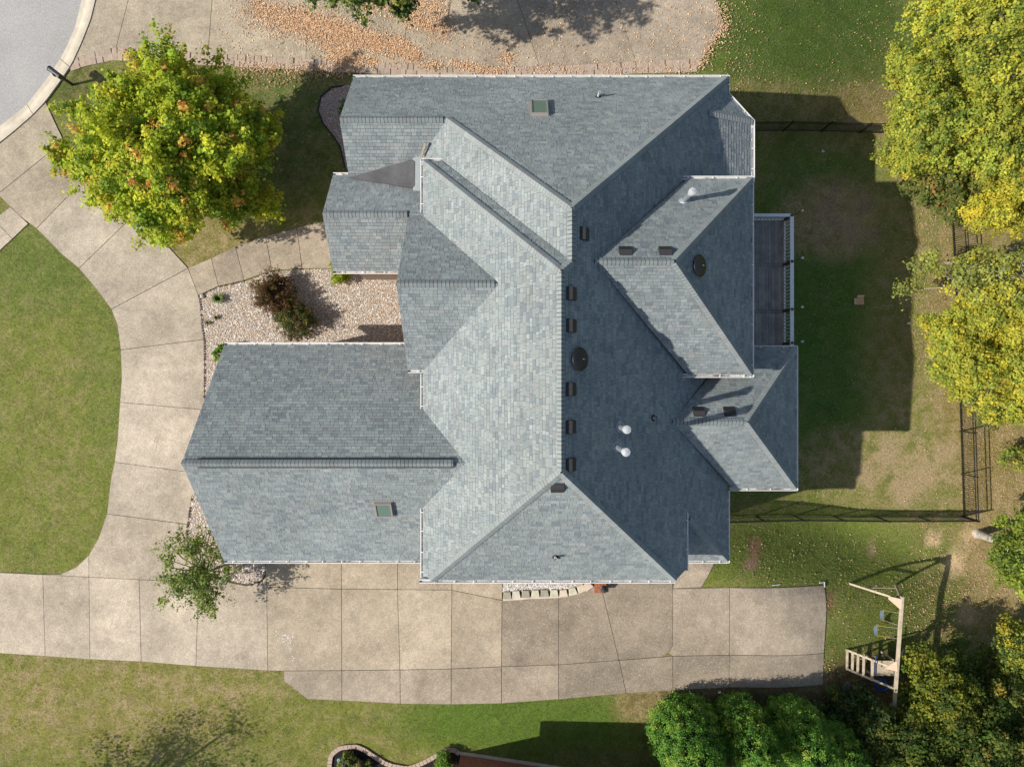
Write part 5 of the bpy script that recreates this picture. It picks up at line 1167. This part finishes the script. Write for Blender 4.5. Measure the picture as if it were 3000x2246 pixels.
for q in hard: keep &= ~in_poly(X, Y, q)
X, Y = X[keep], Y[keep]; n = len(X); Zg = np.array([g(a, b) for a, b in zip(X, Y)])
xi = np.clip(np.round((X + 32) / .4).astype(int) + gx.index(-32.0), 0, nx - 1); yi = np.clip(np.round((Y + 25) / .4).astype(int) + gy.index(-25.0), 0, len(gy) - 1)
kp = rng.random(n) > patch_w[yi * nx + xi] * .85; X, Y, Zg, xi, yi = X[kp], Y[kp], Zg[kp], xi[kp], yi[kp]; n = len(X)
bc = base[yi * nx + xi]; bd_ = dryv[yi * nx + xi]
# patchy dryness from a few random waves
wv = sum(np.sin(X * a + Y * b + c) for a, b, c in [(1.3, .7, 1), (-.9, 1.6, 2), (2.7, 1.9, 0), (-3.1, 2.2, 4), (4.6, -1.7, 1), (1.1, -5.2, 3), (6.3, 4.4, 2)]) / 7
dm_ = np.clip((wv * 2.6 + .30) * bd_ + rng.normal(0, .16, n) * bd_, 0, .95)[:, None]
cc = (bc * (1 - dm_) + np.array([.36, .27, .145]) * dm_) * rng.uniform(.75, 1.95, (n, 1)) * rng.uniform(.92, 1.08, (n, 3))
cc *= 1 + (.16 * np.sign(np.sin((X * .45 + Y) * 3.1)) * ((Y > 11) & (X > 7)) + .10 * np.sign(np.sin((X * .12 + Y) * 3.4)) * (Y < -13))[:, None]
L_ = rng.uniform(.05, .105, n)[:, None]; a_ = rng.uniform(0, 6.283, n); d_ = np.stack([np.cos(a_), np.sin(a_), np.zeros(n)], 1); s_ = np.stack([-np.sin(a_), np.cos(a_), np.zeros(n)], 1) * rng.uniform(.008, .016, (n, 1))
b_ = np.stack([X, Y, Zg - .005], 1); tip = b_ + d_ * L_ * .75 + np.array([0, 0, 1]) * L_ * rng.uniform(.25, .8, (n, 1))
V3 = np.stack([b_ - s_, b_ + s_, tip], 1).reshape(-1, 3)
go = link('grass', fast_mesh('grass', V3, np.arange(3 * n).reshape(-1, 3), np.repeat(cc, 3, 0)), M['grassblade']); tag(go, 'short mown grass of the lawns round the house', 'grass', kind='stuff')
# ------------------------------------------------------------------ fallen leaves
def litter(name, label, pts, smin, smax, pal, dz):
    pts = np.array(pts); n = len(pts); X, Y = pts[:, 0], pts[:, 1]; Zz = np.array([g(a, b) for a, b in pts]) + dz + rng.uniform(.0, .03, n)
    C_ = np.stack([X, Y, Zz], 1); N_ = unit(np.array([0, 0, 1.0]) + rng.normal(size=(n, 3)) * .38); cc = np.array(pal)[rng.integers(0, len(pal), n)] * rng.uniform(.75, 1.2, (n, 1))
    return tag(link(name, leaves_mesh(name, C_, rng.uniform(smin, smax, n), N_, cc, .72, .22), M['fallen']), label, 'leaves', kind='stuff')
def stroke(pl_, wid, n):
    pl_ = [np.array(p, float) for p in pl_]; L = [np.linalg.norm(b - a) for a, b in zip(pl_, pl_[1:])]; out = []
    for _ in range(n):
        i = random.choices(range(len(L)), L)[0]; t = random.random(); q = pl_[i] + (pl_[i + 1] - pl_[i]) * t + rng.normal(size=2) * wid * np.array([1, .8]); out.append(P2(*q))
    return out
TAN = [(.80, .52, .31), (.72, .44, .25), (.84, .60, .40), (.62, .36, .19), (.78, .56, .37)]
pts = []
for plx, wd, n in [([(745, 25), (830, 60), (930, 85), (1030, 95)], 22, 2300), ([(860, 40), (960, 90), (1080, 120), (1160, 150)], 17, 1900), ([(960, 130), (1010, 160), (1040, 180)], 15, 700), ([(1150, 120), (1180, 145), (1230, 170)], 11, 620),
                   ([(1080, 125), (1110, 130)], 12, 350), ([(1060, 10), (1160, 20), (1300, 25)], 18, 1000), ([(1190, 60), (1290, 80), (1310, 105)], 14, 620), ([(970, 165), (1060, 180)], 10, 420), ([(1240, 195), (1290, 195)], 7, 120), ([(1320, 188), (1420, 208), (1480, 210)], 6, 320),
                   ([(1480, 160), (1490, 185)], 10, 110), ([(1085, 180), (1100, 182)], 6, 80), ([(2104, 10), (2125, 75), (2080, 140), (2050, 200)], 9, 300), ([(1500, 212), (2030, 212)], 8, 130), ([(700, 196), (1020, 210)], 9, 260)]:
    pts += stroke(plx, wd * 1.35, int(n * 1.9))
for _ in range(3000): pts.append(P2(random.uniform(640, 2100), random.uniform(-60, 205)))
litter('leaf_drift', 'drifts of dry tan leaves blown over the upper driveway', pts, .045, .09, TAN, .062)
pts = []
for _ in range(900): pts.append(P2(random.uniform(700, 1030), 203 + abs(random.gauss(0, 28))))
for _ in range(260): pts.append(P2(random.uniform(600, 1000), random.uniform(240, 500)))
for _ in range(450): pts.append(P2(2120 + abs(random.gauss(0, 60)), random.uniform(-10, 280)))
for _ in range(550): pts.append(P2(random.gauss(2620, 110), random.gauss(140, 110)))
for _ in range(600): pts.append(P2(random.uniform(2200, 2800), random.uniform(230, 700)))
for _ in range(2200): pts.append(P2(random.gauss(2710, 55), random.uniform(430, 1100)))
for _ in range(1300): pts.append(P2(random.uniform(2370, 2810), random.uniform(650, 1500)))
for _ in range(4200): pts.append(P2(random.uniform(2815, 3060), random.uniform(1080, 1830)))
for _ in range(1100): pts.append(P2(random.gauss(2740, 45), random.uniform(1500, 1900)))
for _ in range(450): pts.append(P2(random.uniform(2420, 2840), random.uniform(1540, 1930)))
for _ in range(900): pts.append(P2(random.uniform(2410, 2760), random.uniform(1920, 2110)))
for _ in range(120): pts.append(P2(random.uniform(2150, 2420), random.uniform(1540, 1710)))
litter('lawn_leaves', 'scattered dry leaves over the lawns and the back yard', pts, .04, .085, [(.52, .35, .20), (.44, .27, .13), (.56, .41, .25), (.32, .18, .09), (.50, .38, .25)], .03)
